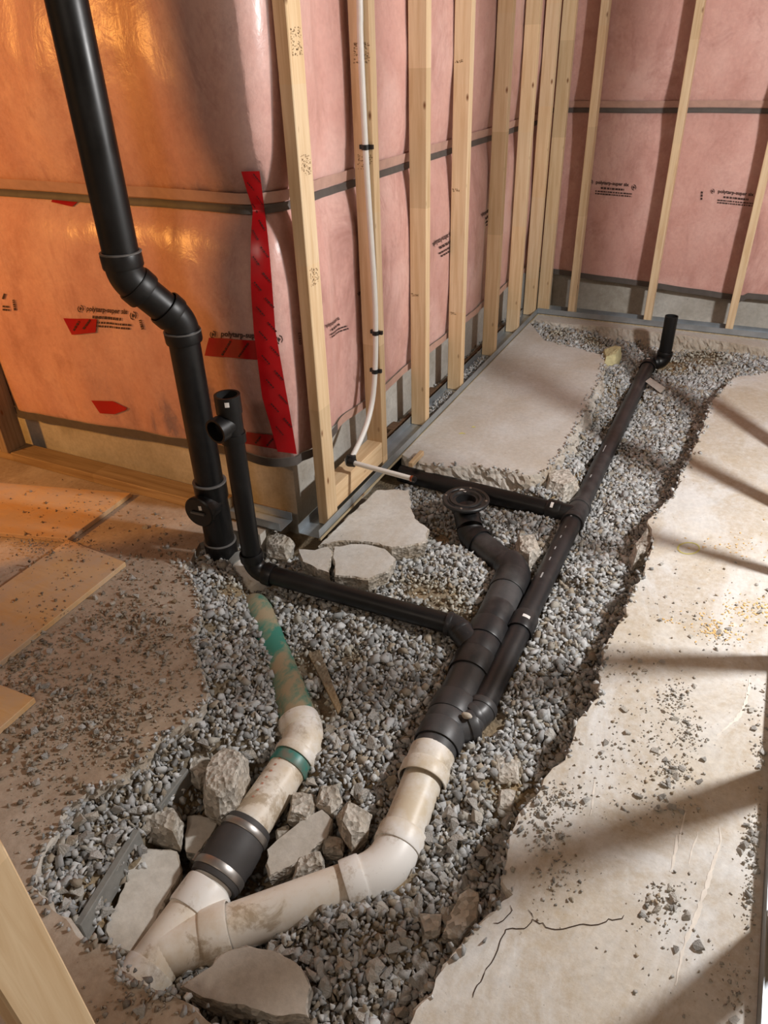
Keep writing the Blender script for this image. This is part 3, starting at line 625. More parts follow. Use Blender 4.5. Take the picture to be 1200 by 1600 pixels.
# ------------------------------------------------------------------ pipes
def path_profile(pts, spans, seg=28):
    """spans: list of (t0,t1,r) along the polyline pts -> one tube with stepped radii"""
    pts = [Vector(p) for p in pts]; cum = [0]
    for i in range(len(pts)-1): cum.append(cum[-1]+(pts[i+1]-pts[i]).length)
    T = cum[-1]
    def at(t_):
        t_ = max(0, min(T, t_))
        for i in range(len(pts)-1):
            if t_ <= cum[i+1]+1e-9: return pts[i].lerp(pts[i+1], (t_-cum[i])/max(1e-9, cum[i+1]-cum[i]))
        return pts[-1]
    out = []; rad = []
    for t0, t1, r in spans:
        ts = [t0]+[c for c in cum if t0+1e-4 < c < t1-1e-4]+[t1]
        for t_ in ts: out.append(at(t_)); rad.append(r)
    return out, rad, T
def pipe(name, parent, pts, r, mat, caps=(True, True), label=None):
    o = MB().tube(pts, [r]*len(pts), 30, *caps).build(name, mat, parent, 40)
    if label: o['label'] = label
    return o
def coupling(name, parent, a, b, r, mat, lip=.004, ledge=None):
    """hub: slightly larger sleeve with a rounded lip between a and b"""
    a, b = Vector(a), Vector(b); d = (b-a).normalized(); L = (b-a).length; k = min(.004, L*.2)
    o = MB().tube([a, a, a+d*k, b-d*k, b, b], [r-lip, r-.0012, r, r, r-.0012, r-lip], 30, False, False).build(name, mat, parent, 40); return o
def elbow(name, parent, a, b, c, r, bend, mat, hub=.0, hubr=None, n=10):
    pts = arc(a, b, c, bend, n); o = MB().tube(pts, [r]*len(pts), 30, False, False).build(name, mat, parent, 50)
    if hub:
        d1 = (pts[0]-pts[1]).normalized(); d2 = (pts[-1]-pts[-2]).normalized()
        coupling('hub', o, pts[0]-d1*.004, pts[0]+d1*hub, hubr, mat); coupling('hub', o, pts[-1]-d2*.004, pts[-1]+d2*hub, hubr, mat)
    return o, pts
def sticker(parent, p, axis, nrm, r, w_, h_, mat='sticker', name='sticker', n=5):
    """small curved label on a cylinder of radius r around p+axis, centred on direction nrm"""
    axis = Vector(axis).normalized(); nrm = Vector(nrm); nrm = (nrm-axis*nrm.dot(axis)).normalized(); t_ = axis.cross(nrm); mb = MB(); p = Vector(p)
    for i in range(n+1):
        a = (i/n-.5)*w_/r; q = p+(nrm*math.cos(a)+t_*math.sin(a))*(r+.0008); mb.v += [q-axis*h_/2, q+axis*h_/2]
    mb.f = [[2*i, 2*i+1, 2*i+3, 2*i+2] for i in range(n)]; return mb.build(name, mat, parent, 60, recalc=False)
SEGS = []                                                           # pipe axes, to keep gravel out of the pipes
def reg(pts, r):
    for i in range(len(pts)-1): SEGS.append((Vector(pts[i]), Vector(pts[i+1]), r))
CAMV = Vector((0, 0, H))
# --- tall black soil stack with offset and cleanout
ST = empty('soil_stack', (-1.364, 1.50, -.06), 'tall black waste pipe rising with a double bend past the orange insulation', 'pipe')
ax0 = Vector((-1.364, 1.50, 0)); ax1 = Vector((-1.432, 1.405, 0)); RS = .043
zlo = PY(293, 503, 1.50).z; zhi = PY(196, 432, 1.405).z
pA = ax0+Vector((0, 0, zlo)); pB = ax1+Vector((0, 0, zhi))
pipe('pipe', ST, [pB+Vector((0, 0, .05)), Vector((ax1.x, ax1.y, 2.55))], RS+.002, 'abs_clean')
e1, q1 = elbow('elbow', ST, (ax1.x, ax1.y, 2), pB, pA, RS+.004, .075, 'abs_clean', .032, RS+.0085)
e2, q2 = elbow('elbow', ST, pB, pA, (ax0.x, ax0.y, 0), RS+.003, .075, 'abs_clean', .030, RS+.0075)
pipe('pipe', ST, [q1[-1], q2[0]], RS, 'abs_clean')
pipe('pipe', ST, [q2[-1], ax0+Vector((0, 0, .15))], RS, 'abs_clean')
zc0 = PY(330, 752, 1.50).z
co = MB().tube([ax0+Vector((0, 0, z_)) for z_ in (zc0, zc0, zc0-.055, zc0-.055, -.03, -.03)], [RS-.004, RS+.008, RS+.008, RS+.004, RS+.004, RS], 32, False, False).build('cleanout_tee', 'abs_clean', ST, 40)
coupling('rim', co, ax0+Vector((0, 0, zc0-.004)), ax0+Vector((0, 0, zc0+.002)), RS+.009, 'abs_edge', .008)
pc = PY(318, 783, 1.44); cd = Vector((.05, -1.0, 0)).normalized(); czz = PY(333, 782, 1.5).z
c0 = Vector((ax0.x, ax0.y, czz)); 
MB().tube([c0, c0+cd*.062, c0+cd*.062, c0+cd*.070], [RS+.002, RS+.002, RS+.007, RS+.007], 32, False, True).build('cleanout_branch', 'abs_clean', co, 40)
cap = MB().tube([c0+cd*.068, c0+cd*.074, c0+cd*.078], [RS+.008, RS+.008, RS+.004], 32).build('cleanout_cap', 'abs_clean', co, 40)
tside = cd.cross(Vector((0, 0, 1)))
cc = c0+cd*.0785
MB().add([cc+tside*a_*.024+Vector((0, 0, b_))+cd*k_ for a_, b_ in ((-1, -.003), (1, -.003), (1, .003), (-1, .003)) for k_ in (0, .006)], [[0, 2, 4, 6], [1, 3, 5, 7], [0, 2, 3, 1], [2, 4, 5, 3], [4, 6, 7, 5], [6, 0, 1, 7]]).build('cap_rib', 'abs_edge', co)
MB().add([cc+tside*(-.012+a_)+Vector((0, 0, .02+b_))+cd*.0004 for a_, b_ in ((-.005, -.007), (.006, -.009), (.007, .006), (-.004, .008))], [[0, 1, 2, 3]]).build('sticker', 'sticker', co)
coupling('hub', ST, ax0+Vector((0, 0, .02)), ax0+Vector((0, 0, -.05)), RS+.009, 'abs_clean')
coupling('rim', ST, ax0+Vector((0, 0, .018)), ax0+Vector((0, 0, .023)), RS+.0095, 'abs_edge', .008)
coupling('rim', ST, q2[-1]+Vector((0, 0, -.002)), q2[-1]+Vector((0, 0, .003)), RS+.008, 'abs_edge', .006)
coupling('rim', ST, q1[0]+Vector((0, 0, .030)), q1[0]+Vector((0, 0, .035)), RS+.009, 'abs_edge', .006)
pipe('pipe', ST, [ax0+Vector((0, 0, -.03)), ax0+Vector((0, 0, -.16))], RS, 'abs_clean')
# --- white hub end under the stack, half buried
HB = empty('buried_hub', PZ(392, 905, -.05), 'dusty white pipe hub half buried in gravel below the tall stack', 'pipe')
pv = [PZ(374, 886, -.075), PZ(386, 898, -.080), PZ(399, 912, -.095), PZ(406, 928, -.135)]
MB().tube(pv, [.048, .052, .05, .046], 28).build('hub', 'pvc_white', HB, 40)
MB().tube([PZ(370, 881, -.070), PZ(378, 890, -.076)], [.054, .054], 28).build('band', 'fibre_board', HB, 40); reg(pv, .05)
# --- black branch: short riser, tee, long run to the left of the wye
BR = empty('branch_drain', (-1.20, 1.45, -.03), 'thin black branch pipe with a stub riser running from the stack to the main drain', 'pipe')
rx, ry, r2 = -1.203, 1.45, .0295
rt = PY(352, 622, 1.45).z
pe = Vector((rx, ry, -.018)); pf = PZ(713, 978, -.055)
e3, q3 = elbow('elbow', BR, (rx, ry, .3), pe, pf, r2+.002, .045, 'abs_clean', .026, r2+.0065)
pipe('pipe', BR, [q3[0], Vector((rx, ry, rt-.08))], r2, 'abs_clean')
tz = PY(351, 658, 1.45).z
tee = MB().tube([Vector((rx, ry, z_)) for z_ in (tz-.058, tz-.058, tz-.03, tz-.03, tz+.03, tz+.03, rt+.012, rt+.012)], [r2, r2+.006, r2+.006, r2+.003, r2+.003, r2+.006, r2+.006, r2-.001], 30, False, False).build('tee', 'abs_clean', BR, 40)
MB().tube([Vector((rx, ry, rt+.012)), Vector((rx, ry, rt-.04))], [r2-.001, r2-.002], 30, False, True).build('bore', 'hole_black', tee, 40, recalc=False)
td = Vector((-.14, -.98, -.05)).normalized(); tp = Vector((rx, ry, tz))
MB().lathe(tp, td, [(0, r2+.001), (.035, r2+.001), (.035, r2+.006), (.062, r2+.006), (.062, r2), (.030, r2-.001)], 30).build('side_inlet', 'abs_clean', tee, 40)
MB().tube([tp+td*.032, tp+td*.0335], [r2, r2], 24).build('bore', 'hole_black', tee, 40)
sticker(tee, (rx, ry, rt-.004), (0, 0, 1), (.55, -.83, 0), r2+.006, .012, .014)
pipe('pipe', BR, [q3[-1], pf+ (q3[-1]-pf).normalized()*.02], r2, 'abs_clean'); reg([q3[-1], pf], r2)
pg = PZ(748, 1020, -.075)
e4, q4 = elbow('elbow', BR, q3[-1], pf, pg, r2+.004, .05, 'abs_dusty', .012, r2+.006)
pipe('stub', BR, [q4[-1], pg], r2+.005, 'abs_dusty'); reg([q4[-1], pg], r2)
# --- main black drain with closet flange and wyes
MD = empty('main_drain', PZ(755, 1010, -.13), 'thick black main drain with toilet flange joining the white pipe', 'pipe')
RM = .053
m0 = PZ(676, 1180, -.088); m1 = PZ(806, 893, -.080); 
mdir = (m1-m0).normalized()
fl_c = PZ(728, 779, .004)
r3 = .044
k1 = PZ(736, 838, -.085)                                   # heel of the flange elbow
pipe('pipe', MD, [m0, m1-mdir*.075], RM, 'abs_grey'); reg([m0, m1], RM)
e5, q5 = elbow('elbow', MD, m0, m1, k1, RM+.002, .085, 'abs_dusty')
coupling('hub', e5, q5[0]+(m0-m1).normalized()*.075, q5[0]-(m0-m1).normalized()*.004, RM+.004, 'abs_dusty')
pipe('pipe', MD, [q5[-1], k1+(q5[-1]-k1).normalized()*.03], r3, 'abs_dusty'); reg([q5[-1], k1], r3)
coupling('hub', MD, q5[-1]-(k1-q5[-1]).normalized()*.002, q5[-1]+(k1-q5[-1]).normalized()*.012, RM-.001, 'abs_dusty', .010)
e6, q6 = elbow('elbow', MD, q5[-1], k1, fl_c, r3+.003, .06, 'abs_clean'); reg([k1, fl_c], r3)
coupling('hub', e6, q6[0]+(q5[-1]-k1).normalized()*.03, q6[0]-(q5[-1]-k1).normalized()*.004, r3+.007, 'abs_clean')
FLA = empty('closet_flange', fl_c, None); FLA.parent = MD; FLA.location = fl_c-Vector(MD.location)
def flange_ring(name, parts_, mat, parent=MD):
    return MB().lathe(fl_c, (0, 0, 1), parts_, 48).build(name, mat, parent, 35, recalc=False)
bpy.data.objects.remove(FLA)
RF = .082
fl = flange_ring('flange', [(-.05, r3-.004), (-.05, r3+.006), (-.012, r3+.008), (-.010, RF), (-.002, RF+.001), (.002, RF-.002), (.002, RF-.012), (-.001, RF-.014), (-.001, RF-.024), (.003, RF-.026), (.003, .048), (-.004, .044), (-.004, .036), (-.05, .034)], 'abs_flange')
pipe('riser', MD, [q6[-1], fl_c+Vector((0, 0, -.045))], r3+.002, 'abs_clean', (False, False))
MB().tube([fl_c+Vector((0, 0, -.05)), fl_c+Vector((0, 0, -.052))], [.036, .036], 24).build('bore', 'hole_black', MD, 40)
for k in range(4):
    mb = MB(); a0 = .5+k*math.pi/2; n = 8; rr0, rr1 = RF-.022, RF-.016
    for i in range(n+1):
        a = a0+i/n*.8
        for r_ in (rr0, rr1): mb.v.append(fl_c+Vector((math.cos(a)*r_, math.sin(a)*r_, .0008)))
    mb.f = [[2*i, 2*i+1, 2*i+3, 2*i+2] for i in range(n)]; mb.build('bolt_slot', 'hole_black', fl, recalc=False)
    a = a0+1.2
    MB().tube([fl_c+Vector((math.cos(a)*(RF-.010), math.sin(a)*(RF-.010), .001)), fl_c+Vector((math.cos(a)*(RF-.010), math.sin(a)*(RF-.010), .004))], [.005, .004], 10).build('screw', 'steel_clamp', fl, 40)
q = PZ(724, 766, .006); MB().add([q+Vector(v) for v in ((-.014, -.006, 0), (.012, -.009, 0), (.014, .006, 0), (-.011, .008, 0))], [[0, 1, 2, 3]]).build('sticker', 'sticker', fl)
def on_main(x, y):
    p = PZ(x, y, -.084); return m0+mdir*((p-m0).dot(mdir))
for (xa, ya), (xb, yb), rr, mt in [((790, 957), (776, 985), RM+.0005, 'abs_dusty'), ((774, 985), (764, 1010), RM+.006, 'abs_dusty'), ((764, 1010), (752, 1035), RM+.003, 'abs_dusty'), ((752, 1032), (738, 1058), RM+.006, 'abs_dusty'), ((715, 1098), (703, 1124), RM+.006, 'abs_grey'), ((703, 1124), (690, 1148), RM+.004, 'abs_grey'), ((692, 1140), (681, 1166), RM+.006, 'abs_grey')]:
    coupling('coupling', MD, on_main(xa, ya), on_main(xb, yb), rr, mt)
wy0 = on_main(690, 1150); wy1 = PZ(768, 1122, -.080)
pipe('wye_branch', MD, [wy0, wy0.lerp(wy1, .66)], .037, 'abs_grey')
coupling('coupling', MD, wy0.lerp(wy1, .50), wy0.lerp(wy1, .66), .042, 'abs_grey'); reg([wy0, wy1], .036)
lmp = MB(); cpt = PZ(729, 1118, -.035)
for v_ in range(1):
    bm_ = bmesh.new(); bmesh.ops.create_icosphere(bm_, subdivisions=2, radius=1)
    for v in bm_.verts: v.co = Vector((v.co.x*.014, v.co.y*.008, v.co.z*.009))*(1+.35*nz(v.co.x*2.3, v.co.y*2.3, v.co.z*2.3))+cpt
    lmp.add([v.co for v in bm_.verts], [[v.index for v in f.verts] for f in bm_.faces]); bm_.free()
tagit(lmp.build('mortar_lump', 'slab_grey', None, 60), 'small pale mortar lump resting on the black wye joint', 'lump')
# --- long thin black drain running to the far wall
LD = empty('shower_drain', PZ(940, 720, -.12), 'long thin black drain pipe running along the trench to the far wall', 'pipe')
RL = .033
XLg = -.382
l0 = Vector((XLg, PZ(790, 1075, -.08).y, -.080)); l1 = Vector((PZ(1013, 572, -.08).x, PZ(1013, 572, -.08).y, -.078)); ld = (l1-l0).normalized()
def on_long(x, y): p = PZ(x, y, -.08); return l0+ld*((p-l0).dot(ld))
lc = l0+ld*((wy1-l0).dot(ld)); e7, q7 = elbow('elbow', LD, l1, lc, wy0, RL+.004, .045, 'abs_grey', .016, RL+.007)
pipe('spigot', LD, [q7[-1], wy0.lerp(wy1, .55)], RL+.002, 'abs_grey')
pipe('pipe', LD, [q7[0], l1], RL, 'abs_dusty'); reg([q7[0], l1], RL)
coupling('coupling', LD, on_long(830, 968), on_long(820, 992), RL+.006, 'abs_dusty')
sticker(LD, on_long(827, 980), ld, (.25, -.5, 1), RL+.006, .022, .012)
tj = on_long(898, 806)
coupling('tee', LD, tj-ld*.055, tj+ld*.075, RL+.005, 'abs_dusty'); coupling('tee_hub', LD, tj-ld*.055, tj-ld*.030, RL+.008, 'abs_dusty'); coupling('tee_hub', LD, tj+ld*.05, tj+ld*.075, RL+.008, 'abs_dusty')
tb = PZ(636, 742, -.058); tb.z = -.058
bd = (tb-tj).normalized()
coupling('side_inlet', LD, tj, tj+bd*.075, RL+.003, 'abs_clean'); coupling('side_hub', LD, tj+bd*.055, tj+bd*.105, RL+.006, 'abs_clean')
pipe('branch_pipe', LD, [tj+bd*.09, tb+bd*.03], RL, 'abs_clean'); reg([tj, tb], RL)
sticker(LD, tj+bd*.085, bd, (.1, -.5, .9), RL+.006, .022, .010)
el_end = l1+ld*.035; rb = Vector((PZ(1040, 566, -.07).x, PZ(1040, 566, -.07).y, -.072))
coupling('end_hub', LD, l1-ld*.04, l1+ld*.03, RL+.006, 'abs_clean')
e8, q8 = elbow('elbow', LD, l0, l1+ld*.04, rb+Vector((.02, .03, 0)), RL+.003, .045, 'abs_clean')
rb2 = q8[-1]+(q8[-1]-q8[-2]).normalized()*.045
e9, q9 = elbow('elbow', LD, q8[-1], rb2, rb2+Vector((0, 0, .3)), RL+.004, .038, 'abs_clean', .02, RL+.006)
ztop = PY(1052, 494, rb2.y).z
pipe('riser', LD, [q9[-1], Vector((rb2.x, rb2.y, ztop))], RL-.001, 'abs_clean', (False, False)); reg([q8[0], rb2], RL)
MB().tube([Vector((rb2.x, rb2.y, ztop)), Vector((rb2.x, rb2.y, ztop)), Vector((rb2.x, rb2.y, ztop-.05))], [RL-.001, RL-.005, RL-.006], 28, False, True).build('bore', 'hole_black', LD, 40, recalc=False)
sticker(LD, l1-ld*.0, ld, (-.2, -.2, 1), RL+.006, .018, .014)
for x, y, w_, h_ in [(847, 912, .007, .028), (855, 885, .005, .018), (862, 868, .005, .016), (870, 850, .005, .016), (878, 835, .005, .012), (892, 818, .008, .012), (918, 755, .006, .022), (940, 708, .006, .016), (935, 712, .004, .05)]:
    sticker(LD, on_long(x, y), ld, (-.15, -.35, 1), RL, w_*.7, h_, 'pipe_print', 'printed_mark', 2)
# --- white drain: right leg from the black pipe to the wye
WR = empty('white_drain', PZ(520, 1400, -.17), 'dirty white drain pipe from the black main to the lower wye', 'pipe')
RW = .047
a0 = PZ(674, 1183, -.090); a1 = PZ(607, 1362, -.105); a2 = PZ(330, 1462, -.150)
e10, q10 = elbow('elbow', WR, a0, a1, a2, RW+.004, .11, 'pvc_white', .038, RW+.008)
pipe('pipe', WR, [a0, q10[0]], RW, 'pvc_white'); pipe('pipe', WR, [q10[-1], a2], RW, 'pvc_cream'); reg([a0, a1], RW); reg([a1, a2], RW)
wd = (a1-a0).normalized()
coupling('coupling', WR, a0-wd*.012, a0+wd*.036, RW+.0085, 'pvc_white'); coupling('coupling', WR, a0+wd*.036, a0+wd*.074, RW+.0125, 'pvc_white')
# --- wye at the bottom and left leg with rubber coupling, green pipe
WL = empty('white_wye', PZ(290, 1450, -.2), 'dusty white wye fitting where both white pipes meet under the slab', 'pipe')
w0 = PZ(215, 1545, -.165); w1 = PZ(358, 1345, -.140); wdir = (w1-w0).normalized()
def on_w(x, y): p = PZ(x, y, -.150); return w0+wdir*((p-w0).dot(wdir))
pipe('body', WL, [w0-wdir*.09, on_w(322, 1398)], RW+.004, 'pvc_cream'); reg([w0, w1], RW)
br0 = on_w(258, 1490); pipe('branch', WL, [br0, a2+(a2-a1).normalized()*-.012], RW+.004, 'pvc_cream'); reg([br0, a2], RW)
coupling('hub', WL, a2+(a1-a2).normalized()*-.012, a2+(a1-a2).normalized()*.042, RW+.0085, 'pvc_cream')
coupling('hub', WL, on_w(298, 1430), on_w(328, 1388), RW+.0085, 'pvc_white'); coupling('hub', WL, w0-wdir*.05, on_w(238, 1512), RW+.0085, 'pvc_white')
pipe('spigot', WL, [on_w(322, 1398), w1], RW, 'pvc_white')
RC = empty('rubber_coupling', PZ(362, 1335, -.2), 'dark rubber coupling with two steel clamps on the left white pipe', 'coupling')
g0 = on_w(334, 1382); g1 = PZ(390, 1290, -.128); gd = (g1-g0).normalized()
def band(o_, a, b, r, mat): return coupling(o_, RC, a, b, r, mat, .006)
LG = (g1-g0).length
MB().tube([g0, g0, g0+gd*.008, g0+gd*LG*.33, g0+gd*LG*.40, g0+gd*LG*.68, g0+gd*LG*.74, g1-gd*.006, g1, g1], [RW, RW+.009, RW+.011, RW+.011, RW+.013, RW+.012, RW+.009, RW+.009, RW+.007, RW], 32, False, False).build('sleeve', 'rubber', RC, 40)
cl1 = band('clamp', g0+gd*.012, g0+gd*.030, RW+.0135, 'steel_clamp'); cl2 = band('clamp', g1-gd*.030, g1-gd*.014, RW+.0115, 'steel_clamp')
cs = gd.cross(Vector((0, 0, 1))).normalized()
for cl, cpos, rr in ((cl1, g0+gd*.021, RW+.014),):
    s0 = cpos-cs*rr*.86+Vector((0, 0, rr*.5)); s0 = cpos+(-cs if (-cs).x < 0 else cs)*rr*.9+Vector((0, 0, rr*.4))
    MB().tube([s0-gd*.010, s0+gd*.010], [.006, .006], 12).build('screw', 'steel_clamp', cl, 40)
GP = empty('sewer_pipe', PZ(440, 1100, -.15), 'old sewer pipe turning from cream to green, half buried in gravel', 'pipe')
h0 = g1-gd*.01; h1_ = PZ(478, 1160, -.110); h2_ = PZ(400, 955, -.105)
e11, q11 = elbow('elbow', GP, h0, h1_, h2_, RW+.006, .085, 'pvc_white')
pipe('pipe', GP, [h0, q11[0]], RW, 'pvc_cream', label='cream pipe section with faded red print'); reg([h0, h1_], RW)
hd = (h1_-h0).normalized()
coupling('hub', e11, q11[-1]-(h2_-h1_).normalized()*.004, q11[-1]+(h2_-h1_).normalized()*.035, RW+.0085, 'pvc_white'); coupling('hub', e11, q11[0]+hd*.004, q11[0]-hd*.02, RW+.009, 'pvc_white')
coupling('green_band', GP, q11[0]-hd*.015, q11[0]-hd*.050, RW+.004, 'green_band')
gdir = (h2_-h1_).normalized()
gp_pts = [q11[-1], q11[-1].lerp(h2_, .5), h2_-gdir*.02, h2_+gdir*.02+Vector((0, 0, -.004)), h2_+gdir*.06+Vector((0, 0, -.03))]
MB().tube(gp_pts, [RW+.005, RW+.005, RW+.005, RW+.002, RW-.008], 30).build('green_section', 'pvc_green', GP, 50); reg(gp_pts[:4], RW)
bmk = [];
for k in range(8):
    p = h0.lerp(q11[0], .25+k*.085); sticker(GP, p, hd, (-.25, -.25, 1), RW, .006, .0045, 'red_print', 'printed_mark', 2)

# ------------------------------------------------------------------ water tube
PT = empty('water_tube', PX(545, 725, XF-.02), 'white plastic water tube clipped to a stud with a stub end over the trench', 'tube')
xs = XF-Wd*.62
ytube = 2.155-.012
tube_pts = [Vector((PY(560, -60, ytube).x, ytube, 2.5)), PY(560, -60, ytube), PY(563, 60, ytube), PY(571, 230, ytube), PY(577, 330, ytube), PY(585, 450, ytube), PY(587, 520, ytube), PY(586, 580, ytube-.008), PY(582, 625, ytube-.033), PY(574, 660, ytube-.085), PY(562, 690, ytube-.150), PY(549, 716, ytube-.222)]
def smooth_pts(p, n=6):
    out = []; P4 = [p[0]]+list(p)+[p[-1]]
    for i in range(1, len(P4)-2):
        for k in range(n):
            t_ = k/n; a, b_, c, d = P4[i-1], P4[i], P4[i+1], P4[i+2]
            out.append(.5*((2*b_)+(-a+c)*t_+(2*a-5*b_+4*c-d)*t_*t_+(-a+3*b_-3*c+d)*t_**3))
    return out+[p[-1]]
tpts = smooth_pts(tube_pts); RT = .0092
MB().tube(tpts, [RT]*len(tpts), 14).build('tube', 'pex', PT, 50)
ep = tpts[-1]
sb0 = ep+Vector((.004, -.012, -.008)); sdir_t = PX(645, 747, -.87)
stub1 = PY(648, 749, sb0.y-.02)
MB().tube([sb0, stub1], [RT*.95, RT*.95], 14).build('stub', 'pex', PT, 50)
sdv = (stub1-sb0).normalized()
MB().tube([stub1-sdv*.014, stub1-sdv*.007], [RT*1.12, RT*1.12], 14).build('crimp_ring', 'copper', PT, 50); MB().tube([stub1-sdv*.006, stub1+sdv*.003], [RT*1.05, RT*1.05], 14).build('end_plug', 'clip_black', PT, 50)
MB().tube([ep+Vector((0, .0, .012)), ep+Vector((0, -.004, -.006)), sb0, sb0+sdv*.016], [.016, .019, .019, .014], 12).build('bend_bracket', 'clip_black', PT, 40)
MB().tube([ep+Vector((-.018, 0, -.008)), ep+Vector((-.002, -.022, -.012))], [.009, .009], 10).build('bracket_bolt', 'steel_clamp', PT, 40)
for py in (239, 517, 579):
    k = min(range(len(tpts)), key=lambda i: abs(proj(tpts[i])[1]-py)); p = tpts[k]
    c_ = MB().tube([p-Vector((0, 0, .007)), p+Vector((0, 0, .007))], [RT+.003]*2, 14).build('clip', 'clip_black', PT, 40)
    MB().box(p+Vector((-.022, .002, -.006)), p+Vector((.022, .012, .006))).build('clip_base', 'clip_black', c_)

# ------------------------------------------------------------------ plywood sheets on the left
def sheet(pts, z0, z1, label):
    c = Vector((sum(p[0] for p in pts)/len(pts), sum(p[1] for p in pts)/len(pts), z0)); mb = MB().prism([(p[0]-c.x, p[1]-c.y) for p in pts], 0, z1-z0)
    o = mb.build('plywood_sheet', 'plywood', None, None, .0015); o.location = c; return tagit(o, label, 'plywood')
zt = .018
A, B, C = PZ(205, 770, zt), PZ(106, 842, zt), PZ(-160, 818, zt); sheet([A, B, C, C+(A-B)*1.0], .001, zt, 'plywood sheet against the wall plate, lit orange, its dark edge facing the pipe')
A, B, C = PZ(106, 843, zt), PZ(196, 878, zt), PZ(-120, 1130, zt); sheet([A, B, C, C+(A-B)*2.2, A+(C-B)*.9+(A-B)*1.2, A+(C-B)*.0], .001, zt, 'large plywood sheet with crumbs, its pointed corner towards the gravel') if False else sheet([A, B, C, C+(A-B)*1.0], .001, zt, 'large plywood sheet with crumbs, its pointed corner towards the gravel')
A, B, C = PZ(-90, 1035, zt), PZ(54, 1090, zt), PZ(-60, 1190, zt); sheet([A, B, C, C+(A-B)], .001, zt, 'small plywood corner at the left edge below the large sheet')

# ------------------------------------------------------------------ concrete chunks
def chunk(px, ztop, thick, mat, label, tilt=(0, 0), rough=.006, seed=0, shrink=.85):
    pts = [PZ(x, y, ztop) for x, y in px]; c = sum(pts, Vector())/len(pts); loc = Vector((c.x, c.y, ztop-thick))
    pts = pts+[pts[0]]; r = rough_line(pts, .004, .014, seed)[:-1]; n = len(r); mb = MB()
    nr = max(4, int(thick/.016)); rows = [0]+[(.004+ (thick-.004)*k/nr) for k in range(nr+1)]
    for dz in rows:
        k = dz/thick
        for p in r:
            q = p-c; sc = 1-(1-shrink)*k*k-(.0 if dz > 0 else .035)
            off = rough*(nz(p.x*60+seed, p.y*60, dz*70)+.6*nz(p.x*25, p.y*25+seed, dz*30)) if dz > 0 else 0
            q = q*sc+q.normalized()*off
            h = thick-dz
            mb.v.append(Vector((q.x, q.y, h+(tilt[0]*q.x+tilt[1]*q.y))))
    R = len(rows)
    for a in range(R-1):
        for i in range(n):
            j = (i+1) % n; mb.f.append([a*n+i, a*n+j, (a+1)*n+j, (a+1)*n+i])
    mb.f.append(list(range(n))); mb.f.append([(R-1)*n+i for i in range(n)][::-1])
    o = mb.build('concrete_chunk', [mat, 'chunk_rubble'], None)
    if mat != 'chunk_rubble':
        for pl in o.data.polygons: pl.material_index = 0 if (len(pl.vertices) > 4 and pl.normal.z > 0) else 1
    o.location = loc; return tagit(o, label, 'concrete')
def rock(px, zc, label, flat=.7, seed=0):
    pts = [PZ(x, y, zc) for x, y in px]; c = sum(pts, Vector())/len(pts); rad = [(p-c).length for p in pts]; R_ = sum(rad)/len(rad)
    bm = bmesh.new(); rr = random.Random(seed)
    for p in pts:
        q = p-c; bm.verts.new((q.x, q.y, rr.uniform(-.2, .25)*R_)); bm.verts.new((q.x*.72, q.y*.72, flat*R_*rr.uniform(.6, 1.0))); bm.verts.new((q.x*.8, q.y*.8, -flat*R_*rr.uniform(.7, 1.1)))
    res = bmesh.ops.convex_hull(bm, input=bm.verts); bmesh.ops.delete(bm, geom=[g for g in res['geom_interior'] if isinstance(g, bmesh.types.BMVert)], context='VERTS')
    bmesh.ops.triangulate(bm, faces=bm.faces)
    for it in range(3): bmesh.ops.subdivide_edges(bm, edges=[e for e in bm.edges if e.calc_length() > .012], cuts=1, use_grid_fill=True)
    bm.normal_update()
    for v in bm.verts: v.co += v.normal*(.0028*nz(v.co.x*45+seed, v.co.y*45, v.co.z*45)+.0022*nz(v.co.x*160, v.co.y*160, v.co.z*160+seed))
    bmesh.ops.triangulate(bm, faces=bm.faces)
    mn = min(v.co.z for v in bm.verts)
    for v in bm.verts: v.co.z -= mn
    me = bpy.data.meshes.new('concrete_chunk'); bm.to_mesh(me); bm.free(); me.materials.append(MAT['chunk_rubble'])
    o = link_mesh('concrete_chunk', me); o.location = Vector((c.x, c.y, zc+mn)); return tagit(o, label, 'concrete')
rock([(355, 1180), (388, 1190), (390, 1215), (375, 1262), (345, 1280), (318, 1265), (318, 1235), (330, 1205)], -.10, 'large brown edged rubble lump left of the cream pipe', 1.0, 3)
rock([(235, 1265), (280, 1268), (288, 1290), (282, 1325), (226, 1310), (222, 1295)], -.13, 'squarish rubble lump beside the grey board edge', .9, 4)
chunk([(292, 1275), (345, 1278), (328, 1308), (306, 1334), (290, 1332)], -.15, .07, 'chunk_smooth', 'small flat concrete piece touching the rubber coupling', seed=5)
chunk([(207, 1335), (276, 1326), (281, 1352), (262, 1392), (240, 1440), (216, 1492), (176, 1482), (166, 1460), (186, 1415), (198, 1380)], -.13, .075, 'chunk_smooth', 'large pale smooth concrete slab piece left of the wye', (-.28, -.06), seed=6)
chunk([(415, 1325), (470, 1285), (505, 1270), (520, 1285), (512, 1308), (470, 1338), (420, 1362), (413, 1345)], -.125, .08, 'chunk_smooth', 'long smooth topped concrete piece right of the rubber coupling', (-.05, .2), seed=7)
rock([(545, 1262), (582, 1275), (575, 1310), (550, 1330), (532, 1302), (524, 1275)], -.12, 'rubble lump against the upper white elbow', .9, 8)
rock([(455, 1243), (490, 1245), (496, 1265), (482, 1292), (450, 1288)], -.13, 'small rubble lump just right of the cream pipe', .9, 9)
rock([(500, 1233), (530, 1232), (535, 1255), (518, 1275), (494, 1263)], -.12, 'small rubble lump behind the long smooth concrete piece', .8, 10)
